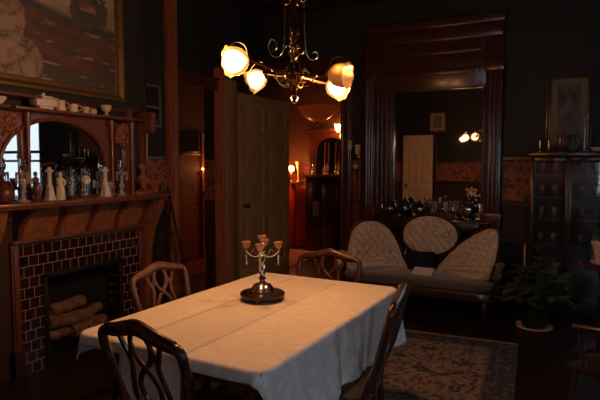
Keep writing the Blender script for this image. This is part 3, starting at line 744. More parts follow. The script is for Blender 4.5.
# ---------------------------------------------------------------- candelabrum on plateau
pcx, pcy = -1.47, 2.475
pl = thing('plateau_stand', 'round dark wooden plateau on little feet in the middle of the table', 'stand', (pcx, pcy, TZ+.0115))
obj('disc', MB().lathe([(.108, .010), (.120, .014), (.124, .030), (.118, .037), (.105, .039), (.0, .039)], seg=36), PLATE, pl)
for k in range(4):
    a = k*PI/2+.3; obj('foot', MB().ball((.108*math.cos(a), .108*math.sin(a), .009), .0135), PLATE, pl)
t = thing('candelabrum', 'silver four armed candelabrum with amber candle cups on the round plateau', 'candelabrum', (pcx, pcy, TZ+.0510))
obj('base', MB().lathe([(.070, 0), (.072, .008), (.060, .022), (.046, .040), (.020, .050), (.014, .06)], seg=24), SILV, t)
stem = MB().lathe([(.012, .058), (.022, .072), (.012, .088), (.010, .10)], seg=14)
for k in range(3):
    a0 = k*2*PI/3; q = [(.010*math.cos(a0+j*.35), .010*math.sin(a0+j*.35), .095+j*.0075) for j in range(17)]; stem.tube(q, .007, 6)
stem.lathe([(.014, .215), (.020, .225), (.010, .24), (.008, .255), (.016, .268), (.010, .274)], seg=14)
obj('stem', stem, SILV, t)
cupp = [(.008, 0), (.014, .004), (.020, .016), (.023, .026), (.0245, .036), (.021, .036), (.014, .012)]
obj('candle_cup', MB().lathe(cupp, (0, 0, .272), 16), AMBER, t)
for k in range(4):
    a = k*PI/2+R(22); c_, s_ = math.cos(a), math.sin(a); r = .088
    q = bez([(0.008*c_, .008*s_, .215), (.03*c_, .03*s_, .195), (.06*c_, .06*s_, .20), (.088*c_, .088*s_, .225), (.090*c_, .090*s_, .240)], 5)
    arm = obj('arm', MB().tube(q, .0055, 8).tube(bez([(.03*c_, .03*s_, .20), (.045*c_, .045*s_, .235), (.06*c_, .06*s_, .215), (.05*c_, .05*s_, .205)], 4), .003, 6), SILV, t)
    obj('candle_cup', MB().lathe(cupp, (r*c_, r*s_, .238), 16), AMBER, t)
    obj('prism_drop', MB().tube([(r*c_, r*s_, .236), (r*c_, r*s_, .20)], .001, 5).lathe([(.001, .205), (.006, .195), (.004, .165), (.008, .155), (.001, .145)], (r*c_, r*s_, 0), 6), CRYST, t)

# ---------------------------------------------------------------- rug
def rugcol(s, t):
    W, Lh = 1.95, 3.9; x = s*W; y = t*Lh
    d = min(x, W-x, y, Lh-y)
    n = fbm(x, y, 9, 1); f1 = fbm(x, y, 24, 4)
    navy = (.030, .036, .052); beige = (.26, .19, .14); red = (.10, .032, .034); blue = (.05, .062, .085)
    if min(y, Lh-y) < .03: return (.34, .28, .22)
    if d < .20:
        c = mix(navy, (.05, .06, .085), .5+n)
        if f1 > .30: c = (.17, .14, .11)
        elif f1 < -.45: c = (.11, .035, .035)
        return c
    if d < .215: return (.15, .12, .09)
    c = beige
    g = math.sin(x*13+2*n)*math.sin(y*13+2*f1*.5)
    if f1 > .22: c = navy if n > 0 else blue
    if g > .55 and nz(x, y, 30) > -.25: c = red
    elif g < -.75: c = mix(blue, navy, .5+n)
    if g > .85: c = beige
    return c
rt = thing('area_rug', 'floral oriental rug in navy and beige lying under the dining table', 'rug', (-.31, 4.69, .001), R(3))
painted('pile', rt, -1.95, 0, -3.9, 0, 220, 430, lambda u, v: (u, v, .010), rugcol, RUGM)
obj('backing', MB().box(-1.95, 0, -3.9, 0, 0, .009), plain('rug backing', (.12, .10, .08), .95), rt, False)
f = MB()
for k in range(97): f.tube([(-1.95+k*.02+.005, 0, .006), (-1.95+k*.02+.008*math.sin(k*1.7), .035, .003)], .0025, 4)
tag(obj('fringe', f, PAPER, rt), None, None, kind='stuff')
# small red rug in the hall
tag(obj('hall_mat', MB().box(-5.15, -4.45, 5.5, 6.9, .001, .012), REDC, smooth=False), 'small plain red mat on the hall floor beyond the left doorway', 'mat')

# ---------------------------------------------------------------- sofa
sf = thing('sofa', 'victorian triple back tufted cream velvet sofa with carved dark frame', 'sofa', (-1.33, 5.5, 0))
O = Vector((-1.33, 5.5, 0))
def closed(pts, n=6):
    P = [Vector((p[0], p[1], 0)) for p in pts]; N = len(P); out = []
    for i in range(N):
        a, b, c, d = P[i-1], P[i], P[(i+1) % N], P[(i+2) % N]
        for k in range(n):
            t_ = k/n; out.append(.5*((2*b)+(-a+c)*t_+(2*a-5*b+4*c-d)*t_*t_+(-a+3*b-3*c+d)*t_**3))
    return out
def tufted(name, outline, A, B, T=.095, tu=.086, tv=.115):
    # outline in (u,z); u metres along A->B
    A = Vector((A[0], A[1], 0)); B = Vector((B[0], B[1], 0)); dr = (B-A).normalized(); nr = Vector((dr.y, -dr.x, 0))
    if nr.y > 0: nr = -nr
    ol = closed(outline); cx = sum(p.x for p in ol)/len(ol); cz = sum(p.y for p in ol)/len(ol)
    mb = MB(); NR = 26; rings = []
    for k in range(1, NR+1):
        r = (k/NR)**.8; ring = []
        for p in ol:
            u = cx+(p.x-cx)*r; z = cz+(p.y-cz)*r
            edge = (1-r**5)**.5 if r < 1 else 0
            f1 = abs(math.sin(PI*(u/tu+z/tv))); f2 = abs(math.sin(PI*(u/tu-z/tv)))
            puff = min(1, (f1*f2)**.5)
            th = T*edge*(.25+.75*puff)
            ring.append(mb.bm.verts.new(A+dr*u+nr*(.01+th)+Vector((0, 0, z))-O))
        rings.append(ring)
    f1 = abs(math.sin(PI*(cx/tu+cz/tv))); f2 = abs(math.sin(PI*(cx/tu-cz/tv)))
    ce = mb.bm.verts.new(A+dr*cx+nr*(.01+T*(.25+.75*(f1*f2)**.5))+Vector((0, 0, cz))-O)
    n = len(ol)
    for i in range(n): mb.bm.faces.new((ce, rings[0][i], rings[0][(i+1) % n]))
    for a, b in zip(rings, rings[1:]):
        for i in range(n): j = (i+1) % n; mb.bm.faces.new((a[i], b[i], b[j], a[j]))
    back = [mb.bm.verts.new(v.co-nr*.03) for v in rings[-1]]
    for i in range(n): j = (i+1) % n; mb.bm.faces.new((rings[-1][i], back[i], back[j], rings[-1][j]))
    mb.bm.faces.new(back)
    o = obj(name, mb, VELV, sf); o['label'] = 'diamond tufted cream velvet back pad'
    rim = [A+dr*(p.x+(p.x-cx)*.035)+nr*.012+Vector((0, 0, p.y+(p.y-cz)*.05))-O for p in ol]; rim.append(rim[0]); rim.append(rim[1])
    obj('back_frame', MB().tube(rim, .019, 8), MAHO_D, sf)
    bt = MB()
    for i in range(-30, 30):
        for j in range(0, 30):
            # crossings of the crease lines
            u = tu*(i+j)/2; z = tv*(j-i)/2
            if z < .3 or z > 1: continue
            # inside test at 85 percent
            pts = [(cx+(p.x-cx)*.86, cz+(p.y-cz)*.86) for p in ol]; ins = False
            for a in range(len(pts)):
                x1, y1 = pts[a]; x2, y2 = pts[a-1]
                if (y1 > z) != (y2 > z) and u < (x2-x1)*(z-y1)/(y2-y1)+x1: ins = not ins
            if ins: bt.ball(A+dr*u+nr*(.014+T*.25)+Vector((0, 0, z))-O, .007, u=6, v=4)
    obj('tufting_button', bt, VELVS, sf)['kind'] = 'stuff'
Lp = [(-2.085, 5.482, .311), (-2.156, 5.447, .424), (-2.127, 5.461, .67), (-2.088, 5.481, .793), (-2.0, 5.525, .871), (-1.871, 5.589, .882), (-1.752, 5.649, .815), (-1.661, 5.695, .67), (-1.599, 5.725, .491), (-1.578, 5.736, .334)]
A = (-2.15, 5.45); B = (-1.55, 5.75)
tufted('back_pad', [(math.hypot(x-A[0], y-A[1])*(1 if x > A[0] else -1), z) for x, y, z in Lp], A, B)
Rp = [(-1.223, 5.832, .304), (-1.115, 5.76, .501), (-.943, 5.645, .68), (-.749, 5.516, .831), (-.607, 5.422, .885), (-.547, 5.381, .829), (-.552, 5.385, .664), (-.597, 5.415, .479), (-.696, 5.48, .348)]
A = (-1.1, 5.75); B = (-.5, 5.35)
tufted('back_pad', [(math.hypot(x-A[0], y-A[1])*(1 if x > A[0] else -1), z) for x, y, z in Rp], A, B, T=.085)
tufted('back_pad', [(.30*math.cos(k*PI/8), .737+.212*math.sin(k*PI/8)) for k in range(16)], (-1.307, 5.79), (-.3, 5.79))
# bridging lower back + frame scrolls
lb = MB()
pts = [(-2.10, 5.50), (-1.9, 5.62), (-1.55, 5.79), (-1.3, 5.83), (-1.05, 5.80), (-.75, 5.60), (-.56, 5.42)]
q = bez([(x, y, 0) for x, y in pts], 5)
for a, b in zip(q, q[1:]):
    for z0, z1 in ((.24, .52),):
        lb.prism([(0, z0), (1, z0), (1, z1), (0, z1)], lambda u, z: a.lerp(b, u)+Vector((0, -.0, z))-O, lambda u, z: a.lerp(b, u)+Vector((0, .035, z))-O)
obj('lower_back', lb, MAHO_D, sf)
fr = MB()
fr.tube(bez([Vector(p)-O for p in ((-1.60, 5.76, .46), (-1.57, 5.79, .58), (-1.62, 5.80, .70), (-1.56, 5.81, .86))], 5), .017)
fr.tube(bez([Vector(p)-O for p in ((-1.12, 5.80, .46), (-1.05, 5.80, .58), (-1.00, 5.80, .68), (-1.04, 5.81, .86))], 5), .017)
obj('frame_scroll', fr, MAHO_D, sf)
# seat
def seat_outline(off=0):
    fr_ = [(-2.16, 5.40), (-2.10, 5.27), (-1.95, 5.20), (-1.65, 5.17), (-1.33, 5.20), (-1.0, 5.19), (-.75, 5.18), (-.60, 5.22), (-.53, 5.33)]
    bk = [(-.56, 5.40), (-.80, 5.60), (-1.05, 5.78), (-1.3, 5.81), (-1.58, 5.77), (-1.9, 5.60), (-2.12, 5.46)]
    return [(p.x, p.y) for p in closed(fr_+bk, 4)]
def slab(z0, z1, shrink, bev, m, name):
    ol = seat_outline(); cx, cy = -1.33, 5.48
    prof = [(shrink+bev, z0), (shrink, z0+bev), (shrink, z1-bev), (shrink+bev*.4, z1-bev*.35), (shrink+bev*1.3, z1)]
    mb = MB(); rings = []
    for s, z in prof: rings.append([mb.bm.verts.new(Vector((x+(cx-x)*s/.78, y+(cy-y)*s/.32, z))-O) for x, y in ol])
    n = len(ol)
    for a, b in zip(rings, rings[1:]):
        for i in range(n): j = (i+1) % n; mb.bm.faces.new((a[i], a[j], b[j], b[i]))
    mb.bm.faces.new(rings[0]); mb.bm.faces.new(rings[-1])
    return obj(name, mb, m, sf)
slab(.19, .285, .0, .012, MAHO_D, 'seat_rail')
slab(.286, .355, .012, .03, VELVS, 'seat_cushion')
for x, y in ((-2.05, 5.30), (-.66, 5.25), (-1.95, 5.58), (-.80, 5.55)):
    obj('leg', MB().tube(bez([Vector(p)-O for p in ((x, y, .20), (x, y-.02, .12), (x, y+.01, .05), (x, y-.015, .0))], 4), [.03, .03, .028, .026, .024, .022, .02, .018, .016, .016, .018, .02, .02], 10), MAHO_D, sf)
for s, pts in ((0, ((-2.17, 5.44, .50), (-2.21, 5.36, .53), (-2.21, 5.28, .50), (-2.17, 5.24, .42), (-2.12, 5.26, .32), (-2.10, 5.28, .24))), (1, ((-.53, 5.37, .52), (-.50, 5.28, .54), (-.51, 5.20, .50), (-.53, 5.18, .42), (-.58, 5.22, .32), (-.60, 5.24, .24)))):
    q = bez([Vector(p)-O for p in pts], 5)
    obj('arm', MB().tube(q, [.022]*len(q), 10), MAHO_D, sf)
    pad = MB().tube(bez([Vector(p)-O+Vector((.02 if s == 0 else -.02, .01, .0)) for p in pts[:4]], 4), [.02]+[.038]*11+[.025], 10)
    obj('arm_pad', pad, VELV if s == 0 else VELVS, sf)
# cushion and book on sofa
t = thing('throw_cushion', 'dark square cushion leaning in the middle of the sofa', 'cushion', (-1.36, 5.64, .357), R(8))
mb = MB(); NN = 16; top = {}
for sd in (-1, 1):
    for i in range(NN+1):
        for j in range(NN+1):
            a, b = i/NN*2-1, j/NN*2-1; th = .045*sd*max(0, (1-a**4)*(1-b**4))**.5; pin = 1-.06*(1-abs(a))*abs(b)-.06*(1-abs(b))*abs(a)
            top[sd, i, j] = mb.bm.verts.new((a*.135*pin, th, .115+b*.105*pin))
    for i in range(NN):
        for j in range(NN): mb.bm.faces.new((top[sd, i, j], top[sd, i+1, j], top[sd, i+1, j+1], top[sd, i, j+1]))
bmesh.ops.remove_doubles(mb.bm, verts=mb.bm.verts, dist=.0005)
o = obj('cover', mb, DCUSH, t); o.rotation_euler = (R(-18), 0, 0)
t = thing('book', 'small pale pink book lying on the sofa seat in front of the dark cushion', 'book', (-1.29, 5.44, .375), R(-4)); t.rotation_euler = (R(28), 0, R(-4))
obj('cover', MB().box(-.105, .105, -.06, .06, 0, .004).box(-.105, .105, -.06, .06, .03, .034).box(-.105, -.101, -.06, .06, 0, .034), DBOOK, t)
obj('pages', MB().box(-.100, .102, -.056, .056, .0045, .0295), PAPER, t)

# ---------------------------------------------------------------- pier mirror and console behind the sofa
pm = thing('pier_mirror', 'tall built in mahogany pier mirror with fluted pilasters on the back wall', 'mirror', (0, 0, 0))
obj('glass', MB().box(-1.80, -.82, 6.060, 6.066, .90, 2.34), MIRR, pm, False)
obj('backing', MB().box(-2.22, -.62, 6.067, 6.099, 0, 3.06), MAHO_D, pm, False)
for a, b in ((-2.15, -2.02), (-.79, -.62)):
    p = MB().box(a, b, 5.99, 6.066, .0, 2.86, .006)
    w_ = (b-a)
    for k in range(3): xx = a+w_*(.25+.25*k); p.tube([(xx, 5.988, 1.0), (xx, 5.988, 2.5)], .016, 8)
    p.box(a-.015, b+.015, 5.97, 6.066, 2.50, 2.60, .006).box(a-.015, b+.015, 5.97, 6.066, .88, .98, .006)
    obj('pilaster', p, MAHO, pm)
for a, b in ((-2.02, -1.80), (-.82, -.79)):
    p = MB().box(a, b, 6.02, 6.066, .90, 2.34, .004)
    n = 4 if b-a > .1 else 1
    for k in range(n): xx = a+(b-a)*(k+.5)/n; p.tube([(xx, 6.015, .92), (xx, 6.015, 2.32)], .014, 8)
    obj('fluted_jamb', p, MAHO, pm)
obj('head_board', MB().box(-2.02, -.79, 6.01, 6.066, 2.34, 2.86, .004).box(-1.95, -.86, 5.995, 6.02, 2.50, 2.56, .006).box(-1.95, -.86, 5.995, 6.02, 2.72, 2.78, .006), MAHO, pm)
obj('cornice', MB().box(-2.12, -.60, 5.95, 6.066, 3.0, 3.10, .015).box(-2.10, -.62, 5.98, 6.066, 2.86, 3.0, .012), MAHO, pm)
cs = thing('console_table', 'dark mahogany console shelf under the pier mirror behind the sofa', 'console', (-1.31, 5.97, 0))
obj('top', MB().box(-.56, .62, -.115, .015, .865, .89, .006), MAHO_D, cs)
obj('apron', MB().box(-.52, .50, -.10, .01, .78, .864, .004), MAHO_D, cs)
for x in (-.50, .48):
    obj('leg', MB().lathe([(.02, 0), (.028, .02), (.018, .1), (.024, .4), (.018, .7), (.026, .78)], (x, -.04, 0), 12), MAHO_D, cs)
# silver and glass on console
CZ = .8905
def teapot(label, x, y, s, m, cat='teapot', name='teapot'):
    t = thing(name, label, cat, (x, y, CZ), 0, 'tea silver on the console')
    obj('body', MB().lathe([(.026*s, 0), (.028*s, .006*s), (.016*s, .02*s), (.04*s, .045*s), (.052*s, .075*s), (.045*s, .105*s), (.025*s, .125*s), (.028*s, .13*s)], seg=20), m, t)
    obj('lid', MB().lathe([(.027*s, .13*s), (.022*s, .142*s), (.006*s, .15*s), (.008*s, .158*s), (.001, .166*s)], seg=16), m, t)
    obj('spout', MB().tube(bez([(-.045*s, 0, .065*s), (-.07*s, 0, .08*s), (-.08*s, 0, .115*s), (-.095*s, 0, .125*s)], 4), [.011*s]*4+[.009*s]*5+[.007*s]*4, 8), m, t)
    obj('handle', MB().tube(bez([(.045*s, 0, .105*s), (.08*s, 0, .12*s), (.092*s, 0, .085*s), (.07*s, 0, .055*s), (.046*s, 0, .05*s)], 4), .0045*s, 6), m, t)
def goblet(label, x, y, h, m, z=CZ, group='stemware on the console', name='goblet', cat='goblet'):
    t = thing(name, label, cat, (x, y, z), 0, group)
    obj('foot', MB().lathe([(.026, 0), (.026, .003), (.006, .008), (.004, h*.42)], seg=14), m, t)
    obj('bowl', MB().lathe([(.004, h*.42), (.018, h*.5), (.027, h*.7), (.026, h), (.023, h), (.023, h*.7), (.012, h*.52)], seg=14), m, t)
    return t
teapot('tarnished pewter teapot at the left end of the console', -1.80, 5.93, 1.35, PEWT)
teapot('tall dark silver coffee pot next to the left teapot on the console', -1.63, 5.94, 1.5, PEWT, 'coffee pot', 'coffee_pot')
teapot('larger dark silver teapot left of the centre of the console', -1.46, 5.93, 1.4, PEWT)
teapot('bright silver hot water pot near the right end of the console', -.93, 5.93, 1.6, SILV, 'hot water pot', 'water_pot')
for i, (x, y, h, m, lb) in enumerate(((-1.345, 5.92, .21, SILV, 'silver goblet above the left half of the sofa medallion'), (-1.29, 5.96, .20, CRYST, 'clear glass goblet above the middle of the sofa medallion'), (-1.235, 5.92, .25, SILV, 'tall silver goblet right of the centre of the console'), (-1.18, 5.96, .20, CRYST, 'clear glass goblet right of the tall silver goblet'), (-1.125, 5.92, .22, SILV, 'silver goblet beside the cut glass pair on the console'), (-1.07, 5.96, .21, CRYST, 'clear glass goblet left of the hot water pot'))):
    goblet(lb, x, y, h, m)
goblet('clear stemmed glass standing on the console far left corner', -1.78, 6.0, .20, CRYST)
lt('decanter', 'clear cut glass decanter with stopper on the console', 'decanter', (-1.44, 6.0, CZ), [('body', [(.03, 0), (.04, .01), (.042, .07), (.03, .10), (.011, .125), (.011, .17), (.016, .175)], CRYST, 12), ('stopper', [(.008, .176), (.016, .19), (.014, .205), (.001, .215)], CRYST, 8)])
lt('candle_pillar', 'pale pillar candle in front of the mirror glass on the console', 'candle', (-1.335, 6.02, CZ), [('wax', [(.022, 0), (.022, .19), (.016, .192)], IVORY), ('wick', [(.0015, .192), (.001, .203)], IRON, 6)])
lt('water_jug', 'polished brass jug near the right end of the console catching the light', 'jug', (-.985, 5.99, CZ), [('body', [(.028, 0), (.04, .02), (.044, .06), (.026, .11), (.022, .14), (.03, .165), (.026, .165)], BRASS), ('handle_ring', [(.023, .118), (.027, .122), (.023, .126)], BRASS)])

# ---------------------------------------------------------------- wall bracket left of pier mirror
t = thing('wall_bracket_lamp', 'unlit bracket lamp with two glass shades between the doorway and the pier mirror', 'wall lamp', (-2.28, 6.10, 1.60))
obj('wall_plate', MB().lathe([(.045, 0), (.04, .012), (.015, .022)], seg=18, M=Matrix.Rotation(PI/2, 4, 'X')), BRASSD, t)
obj('arm', MB().tube(bez([(0, -.015, 0), (-.02, -.08, -.03), (-.05, -.11, .03), (-.05, -.11, .07)], 5), .006).tube(bez([(0, -.015, 0), (.03, -.08, -.05), (.05, -.11, -.0), (.05, -.11, .02)], 5), .006), BRASSD, t)
FROST = plain('frosted glass', (.85, .70, .50), .5, var=.1, trans=.3)
for x, z in ((-.05, .07), (.05, .02)):
    obj('glass_shade', MB().lathe([(.016, z), (.03, z+.02), (.036, z+.055), (.030, z+.09), (.040, z+.12)], (x, -.11, 0), 18, ruffle=(.08, 6, 0)), FROST, t)
t = thing('wall_bracket', 'small dark carved shelf bracket holding a white bowl beside the doorway', 'bracket', (-2.27, 6.10, 1.44))
obj('shelf', MB().box(-.07, .07, -.12, 0, 0, .015, .003), MAHO, t)
obj('support', MB().prism([(0, 0), (-.09, 0), (-.03, -.05), (-.02, -.11), (0, -.13)], lambda y, z: Vector((-.012, y, z)), lambda y, z: Vector((.012, y, z))), MAHO, t)
lt('china_bowl', 'white china bowl on the carved shelf bracket beside the doorway', 'bowl', (-2.27, 6.035, 1.4555), [('bowl', [(.02, 0), (.022, .005), (.045, .035), (.047, .045), (.042, .04), (.01, .01)], WHITEC)])
for z, w_ in ((1.0, .05), (.75, .05)): pass
ps = MB()
for z0, z1 in ((.25, .62), (.68, 1.04), (1.08, 1.30)): ps.box(-2.325, -2.235, 6.075, 6.099, z0, z1, .006)
struct('trim_10', ps, MANT)

# ---------------------------------------------------------------- chandelier
cx, cy, czz = -1.285, 2.50, 0
ch = thing('chandelier', 'bronze gas style chandelier with four ruffled amber glass shades over the table', 'chandelier', (cx, cy, 0))
CD = Vector((math.cos(R(26.6)), math.sin(R(26.6)), 0)); CF = Vector((-math.sin(R(26.6)), math.cos(R(26.6)), 0))
stem = MB().tube([(0, 0, 1.98), (0, 0, ZC-.05)], .009, 10)
for k in range(2):
    a0 = k*PI; stem.tube([(.017*math.cos(a0+j*.5), .017*math.sin(a0+j*.5), 2.02+j*.0075) for j in range(60)], .009, 6)
stem.lathe([(.012, 2.46), (.026, 2.48), (.012, 2.50)], seg=14).lathe([(.012, 2.16), (.024, 2.175), (.028, 2.185), (.014, 2.20)], seg=14).lathe([(.012, 2.06), (.022, 2.07), (.012, 2.08)], seg=12)
obj('stem', stem, BRASSD, ch)
obj('ceiling_canopy', MB().lathe([(.012, ZC-.10), (.03, ZC-.07), (.07, ZC-.03), (.075, ZC-.002)], seg=24), BRASSD, ch)
obj('body', MB().lathe([(.004, 1.862), (.010, 1.870), (.018, 1.90), (.010, 1.912), (.032, 1.93), (.052, 1.955), (.055, 1.975), (.036, 1.995), (.03, 2.02), (.018, 2.035), (.02, 2.05), (.010, 2.06)], seg=20), BRASSD, ch)
obj('pull_ring', MB().tube([(.016*math.cos(a*PI/8)*CD.x, .016*math.cos(a*PI/8)*CD.y, 1.845+.022*math.sin(a*PI/8)) for a in range(18)], .003, 6), SILV, ch)
for lev, zz, n, rad in ((0, 2.37, 8, .075), (1, 1.955, 10, .10), (2, 2.10, 6, .05)):
    fl = MB()
    for k in range(n):
        a = 2*PI*k/n+lev*.3; c_, s_ = math.cos(a), math.sin(a)
        q = [(rad*.55*c_+rad*.5*(1-j/14)*math.cos(j*.55)*c_, rad*.55*s_+rad*.5*(1-j/14)*math.cos(j*.55)*s_, zz+rad*.55*(1-j/14)*math.sin(j*.55)*(1 if k % 2 else -1)) for j in range(11)]
        fl.tube(q, .0035, 6)
    obj('filigree', fl, BRASS, ch)
bw = MB()
def cw(l, f_, z): return CD*l+CF*f_+Vector((0, 0, z))
bw.tube(bez([cw(-.03, 0, 2.50), cw(-.048, 0, 2.35), cw(-.052, 0, 2.140), cw(-.075, 0, 2.070), cw(-.115, 0, 2.070), cw(-.135, 0, 2.120), cw(-.12, 0, 2.155), cw(-.095, 0, 2.140), cw(-.092, 0, 2.110), cw(-.108, 0, 2.095), cw(-.118, 0, 2.115)], 5), .0035, 6)
bw.tube(bez([cw(.03, 0, 2.50), cw(.05, 0, 2.35), cw(.055, 0, 2.20), cw(.06, 0, 2.10), cw(.085, 0, 2.05), cw(.12, 0, 2.06), cw(.115, 0, 2.09), cw(.095, 0, 2.085)], 5), .0035, 6)
bw.tube(bez([cw(0, -.04, 2.30), cw(0, -.08, 2.2), cw(0, -.12, 2.08), cw(0, -.06, 2.0)], 5), .0035, 6).tube(bez([cw(0, .04, 2.30), cw(0, .08, 2.2), cw(0, .12, 2.08), cw(0, .06, 2.0)], 5), .0035, 6)
obj('scroll_wire', bw, PEWT, ch)
# arms: (lateral, forward, z of shade neck) relative to the stem
arms = [(-.225, -.14, 2.02, 0, 1), (-.155, .18, 2.005, 0, 1), (.17, -.10, 1.955, 1, 1), (.185, .22, 1.955, 2, 1)]
for i, (l, f_, z, st, _) in enumerate(arms):
    d = (CD*l+CF*f_).normalized(); p1 = CD*l+CF*f_
    side = Vector((-d.y, d.x, 0))
    am = MB()
    for o_ in (-.010, .010): am.tube(bez([side*o_+Vector((0, 0, 1.965)), d*.10+side*o_+Vector((0, 0, 1.965+(z-1.965)*.3)), p1*.97+side*o_+Vector((0, 0, z))], 5), .0065, 8)
    am.ball(tuple(d*.12+Vector((0, 0, 1.965+(z-1.965)*.4))), .016).ball(tuple(p1+Vector((0, 0, z))), .016)
    obj('arm', am, BRASSD, ch)
    ax = (d*1.0+Vector((0, 0, -.18 if i == 0 else -.12))).normalized()
    if i == 3: ax = (d*.8-CF*1.1+Vector((0, 0, -.25))).normalized()
    if i == 1: ax = (d*.8-CF*.5+Vector((0, 0, -.25))).normalized()
    rot = ax.to_track_quat('Z', 'Y').to_matrix().to_4x4()
    M = Matrix.Translation(p1+Vector((0, 0, z))) @ rot
    obj('fitter', MB().lathe([(.012, -.01), (.024, .0), (.026, .014), (.022, .018)], seg=18, M=M), BRASSD, ch)
    s = 1.24 if i == 0 else 1.08
    prof = [(.022*s, .012), (.034*s, .022), (.049*s, .042), (.055*s, .065), (.056*s, .085), (.057*s, .103), (.061*s, .112)]
    lit = (i != 2)
    g = obj('glass_shade', MB().lathe(prof, seg=48, M=M, ruffle=(.035, 8, .002)), SHADE_LIT if lit else SHADE_DIM, ch)
    g['label'] = 'glowing ruffled amber glass shade' if lit else 'unlit ruffled amber glass shade'
    key = bez([p1+ax*.005+Vector((0, 0, z+.012)), p1+ax*.02+Vector((0, 0, z+.07)), p1+ax*.07+Vector((0, 0, z+.092)), p1+ax*.115+Vector((0, 0, z+.065)), p1+ax*.13+Vector((0, 0, z+.05))], 5)
    obj('wire_hook', MB().tube(key, .0025, 6), BRASS, ch)
    if lit:
        obj('bulb', MB().lathe([(a_*s, b_*s) for a_, b_ in ((.0, .018), (.022, .024), (.037, .045), (.044, .068), (.043, .085), (.030, .099), (.0, .104))], seg=20, M=M), BULB, ch)
        lp = p1+ax*.135+Vector((cx, cy, z))
        lamp('lamp_light', lp, CH_POWER if 'CH_POWER' in globals() else 20.5, (1, .41, .145), .035)

# ---------------------------------------------------------------- far room
fl_ = thing('hall_cabinet', 'dark cabinet with arched mirror top seen through the far doorway', 'cabinet', (-3.74, 8.45, 0))
obj('body', MB().box(-.28, .34, -.20, .20, 0, 1.28, .008), plain('black lacquer wood', (.012, .008, .006), .22, coat=.5), fl_)
obj('door', MB().box(-.25, .01, -.215, -.20, .10, 1.18, .006), MAHO_D, fl_)
obj('door', MB().box(.03, .31, -.215, -.20, .10, 1.18, .006), MAHO_D, fl_)
obj('glass_panel', MB().box(-.14, -.02, -.222, -.216, .62, .88), plain('grey label panel', (.22, .17, .12), .4), fl_, False)
obj('counter', MB().box(-.34, .42, -.24, .22, 1.28, 1.33, .008), MANT, fl_)
a = arch(-.26, .34, 1.98, zs=1.72)
bk = MB()
for k in range(len(a)-1):
    (y1, z1), (y2, z2) = a[k], a[k+1]
    bk.prism([(y1, z1), (y2, z2), (y2, 2.08), (y1, 2.08)], lambda x, z: Vector((x, .15, z)), lambda x, z: Vector((x, .19, z)))
bk.box(-.38, -.26, .15, .19, 1.33, 2.12, .005).box(.34, .46, .15, .19, 1.33, 2.12, .005).box(-.42, .50, .10, .2, 2.08, 2.14, .008)
obj('arched_back', bk, MANT, fl_)
obj('mirror', MB().prism([(-.26, 1.33)]+a+[(.34, 1.33)], lambda x, z: Vector((x, .18, z)), lambda x, z: Vector((x, .195, z))), MIRR, fl_, False)
for x in (-.05, .16): obj('post', MB().lathe([(.02, 1.33), (.012, 1.4), (.018, 1.6), (.010, 1.9)], (x, .10, 0), 10), MANT, fl_)
for x, lab in ((-.20, 'left clear bottle on the hall cabinet counter'), (.05, 'middle clear bottle on the hall cabinet counter'), (.24, 'right clear bottle on the hall cabinet counter')):
    lt('glass_bottle', lab, 'bottle', (-3.74+x, 8.38, 1.3305), [('body', [(.03, 0), (.034, .01), (.034, .10), (.012, .13), (.012, .18), (.014, .185)], CRYST, 12)], 'bottles on the hall cabinet')
# lamp table in the far hall
t = thing('lamp_table', 'narrow red wooden stand carrying a lit lamp beyond the open door', 'table', (-4.36, 8.45, 0))
obj('tabletop', MB().box(-.08, .16, -.09, .09, 1.17, 1.20, .005), MANT, t)
obj('column', MB().box(-.03, .03, -.03, .03, .0, 1.17, .01), plain('red lacquer', (.40, .035, .02), .4), t)
t = thing('table_lamp', 'lit lamp with glowing globe on the narrow red stand', 'lamp', (-4.39, 8.42, 1.2005))
obj('base', MB().lathe([(.05, 0), (.05, .01), (.02, .03), (.03, .08), (.015, .15), (.012, .18)], seg=18), BRASS, t)
obj('globe', MB().ball((0, 0, .235), .058), LAMPW, t)
lamp('table_lamp_light', (-4.40, 8.24, 1.45), 16, (1, .26, .06), .05)
t = thing('tulip_vase', 'pale flared glass vase beside the lit lamp in the far hall', 'vase', (-4.25, 8.42, 1.2005))
obj('body', MB().lathe([(.03, 0), (.035, .01), (.012, .05), (.02, .18), (.035, .28), (.06, .36)], seg=20, ruffle=(.1, 6, .005)), plain('honey glass', (.8, .5, .22), .3, trans=.3), t)
# pendant bowl
t = thing('pendant_lamp', 'hanging copper bowl lamp glowing red beyond the far doorway', 'pendant lamp', (-3.50, 7.6, 0))
obj('rod', MB().tube([(0, 0, 2.20), (0, 0, ZC)], .010), BRASSD, t)
obj('bowl', MB().lathe([(.0, 2.17), (.09, 2.18), (.19, 2.235), (.27, 2.32), (.31, 2.40), (.30, 2.405), (.25, 2.33), (.17, 2.25), (.08, 2.20), (.0, 2.19)], seg=36), BOWL_GLOW, t)
obj('finial', MB().lathe([(.001, 2.10), (.02, 2.12), (.012, 2.14), (.03, 2.165), (.02, 2.18)], seg=14), BRASSD, t)
lamp('pendant_light', (-3.50, 7.6, 2.55), 3, (1, .28, .08), .06)
t = thing('wall_sconce', 'bright crystal wall sconce beside the hanging bowl in the far room', 'sconce', (-3.55, 8.695, 2.07))
obj('arm', MB().tube(bez([(0, 0, 0), (0, -.06, -.04), (0, -.12, .0)], 5), .008), BRASS, t)
obj('shade', MB().lathe([(.02, .0), (.05, .03), (.06, .09), (.07, .13)], (0, -.12, 0), 20, ruffle=(.12, 6, .01)), LAMPW, t)
t2 = MB()
obj('crystal_drop', MB().lathe([(.001, -.12), (.02, -.08), (.01, -.02)], (.05, -.12, 0), 6), LAMPW, t)
lamp('sconce_light', (-3.55, 8.45, 2.10), 4, (1, .28, .12), .05)

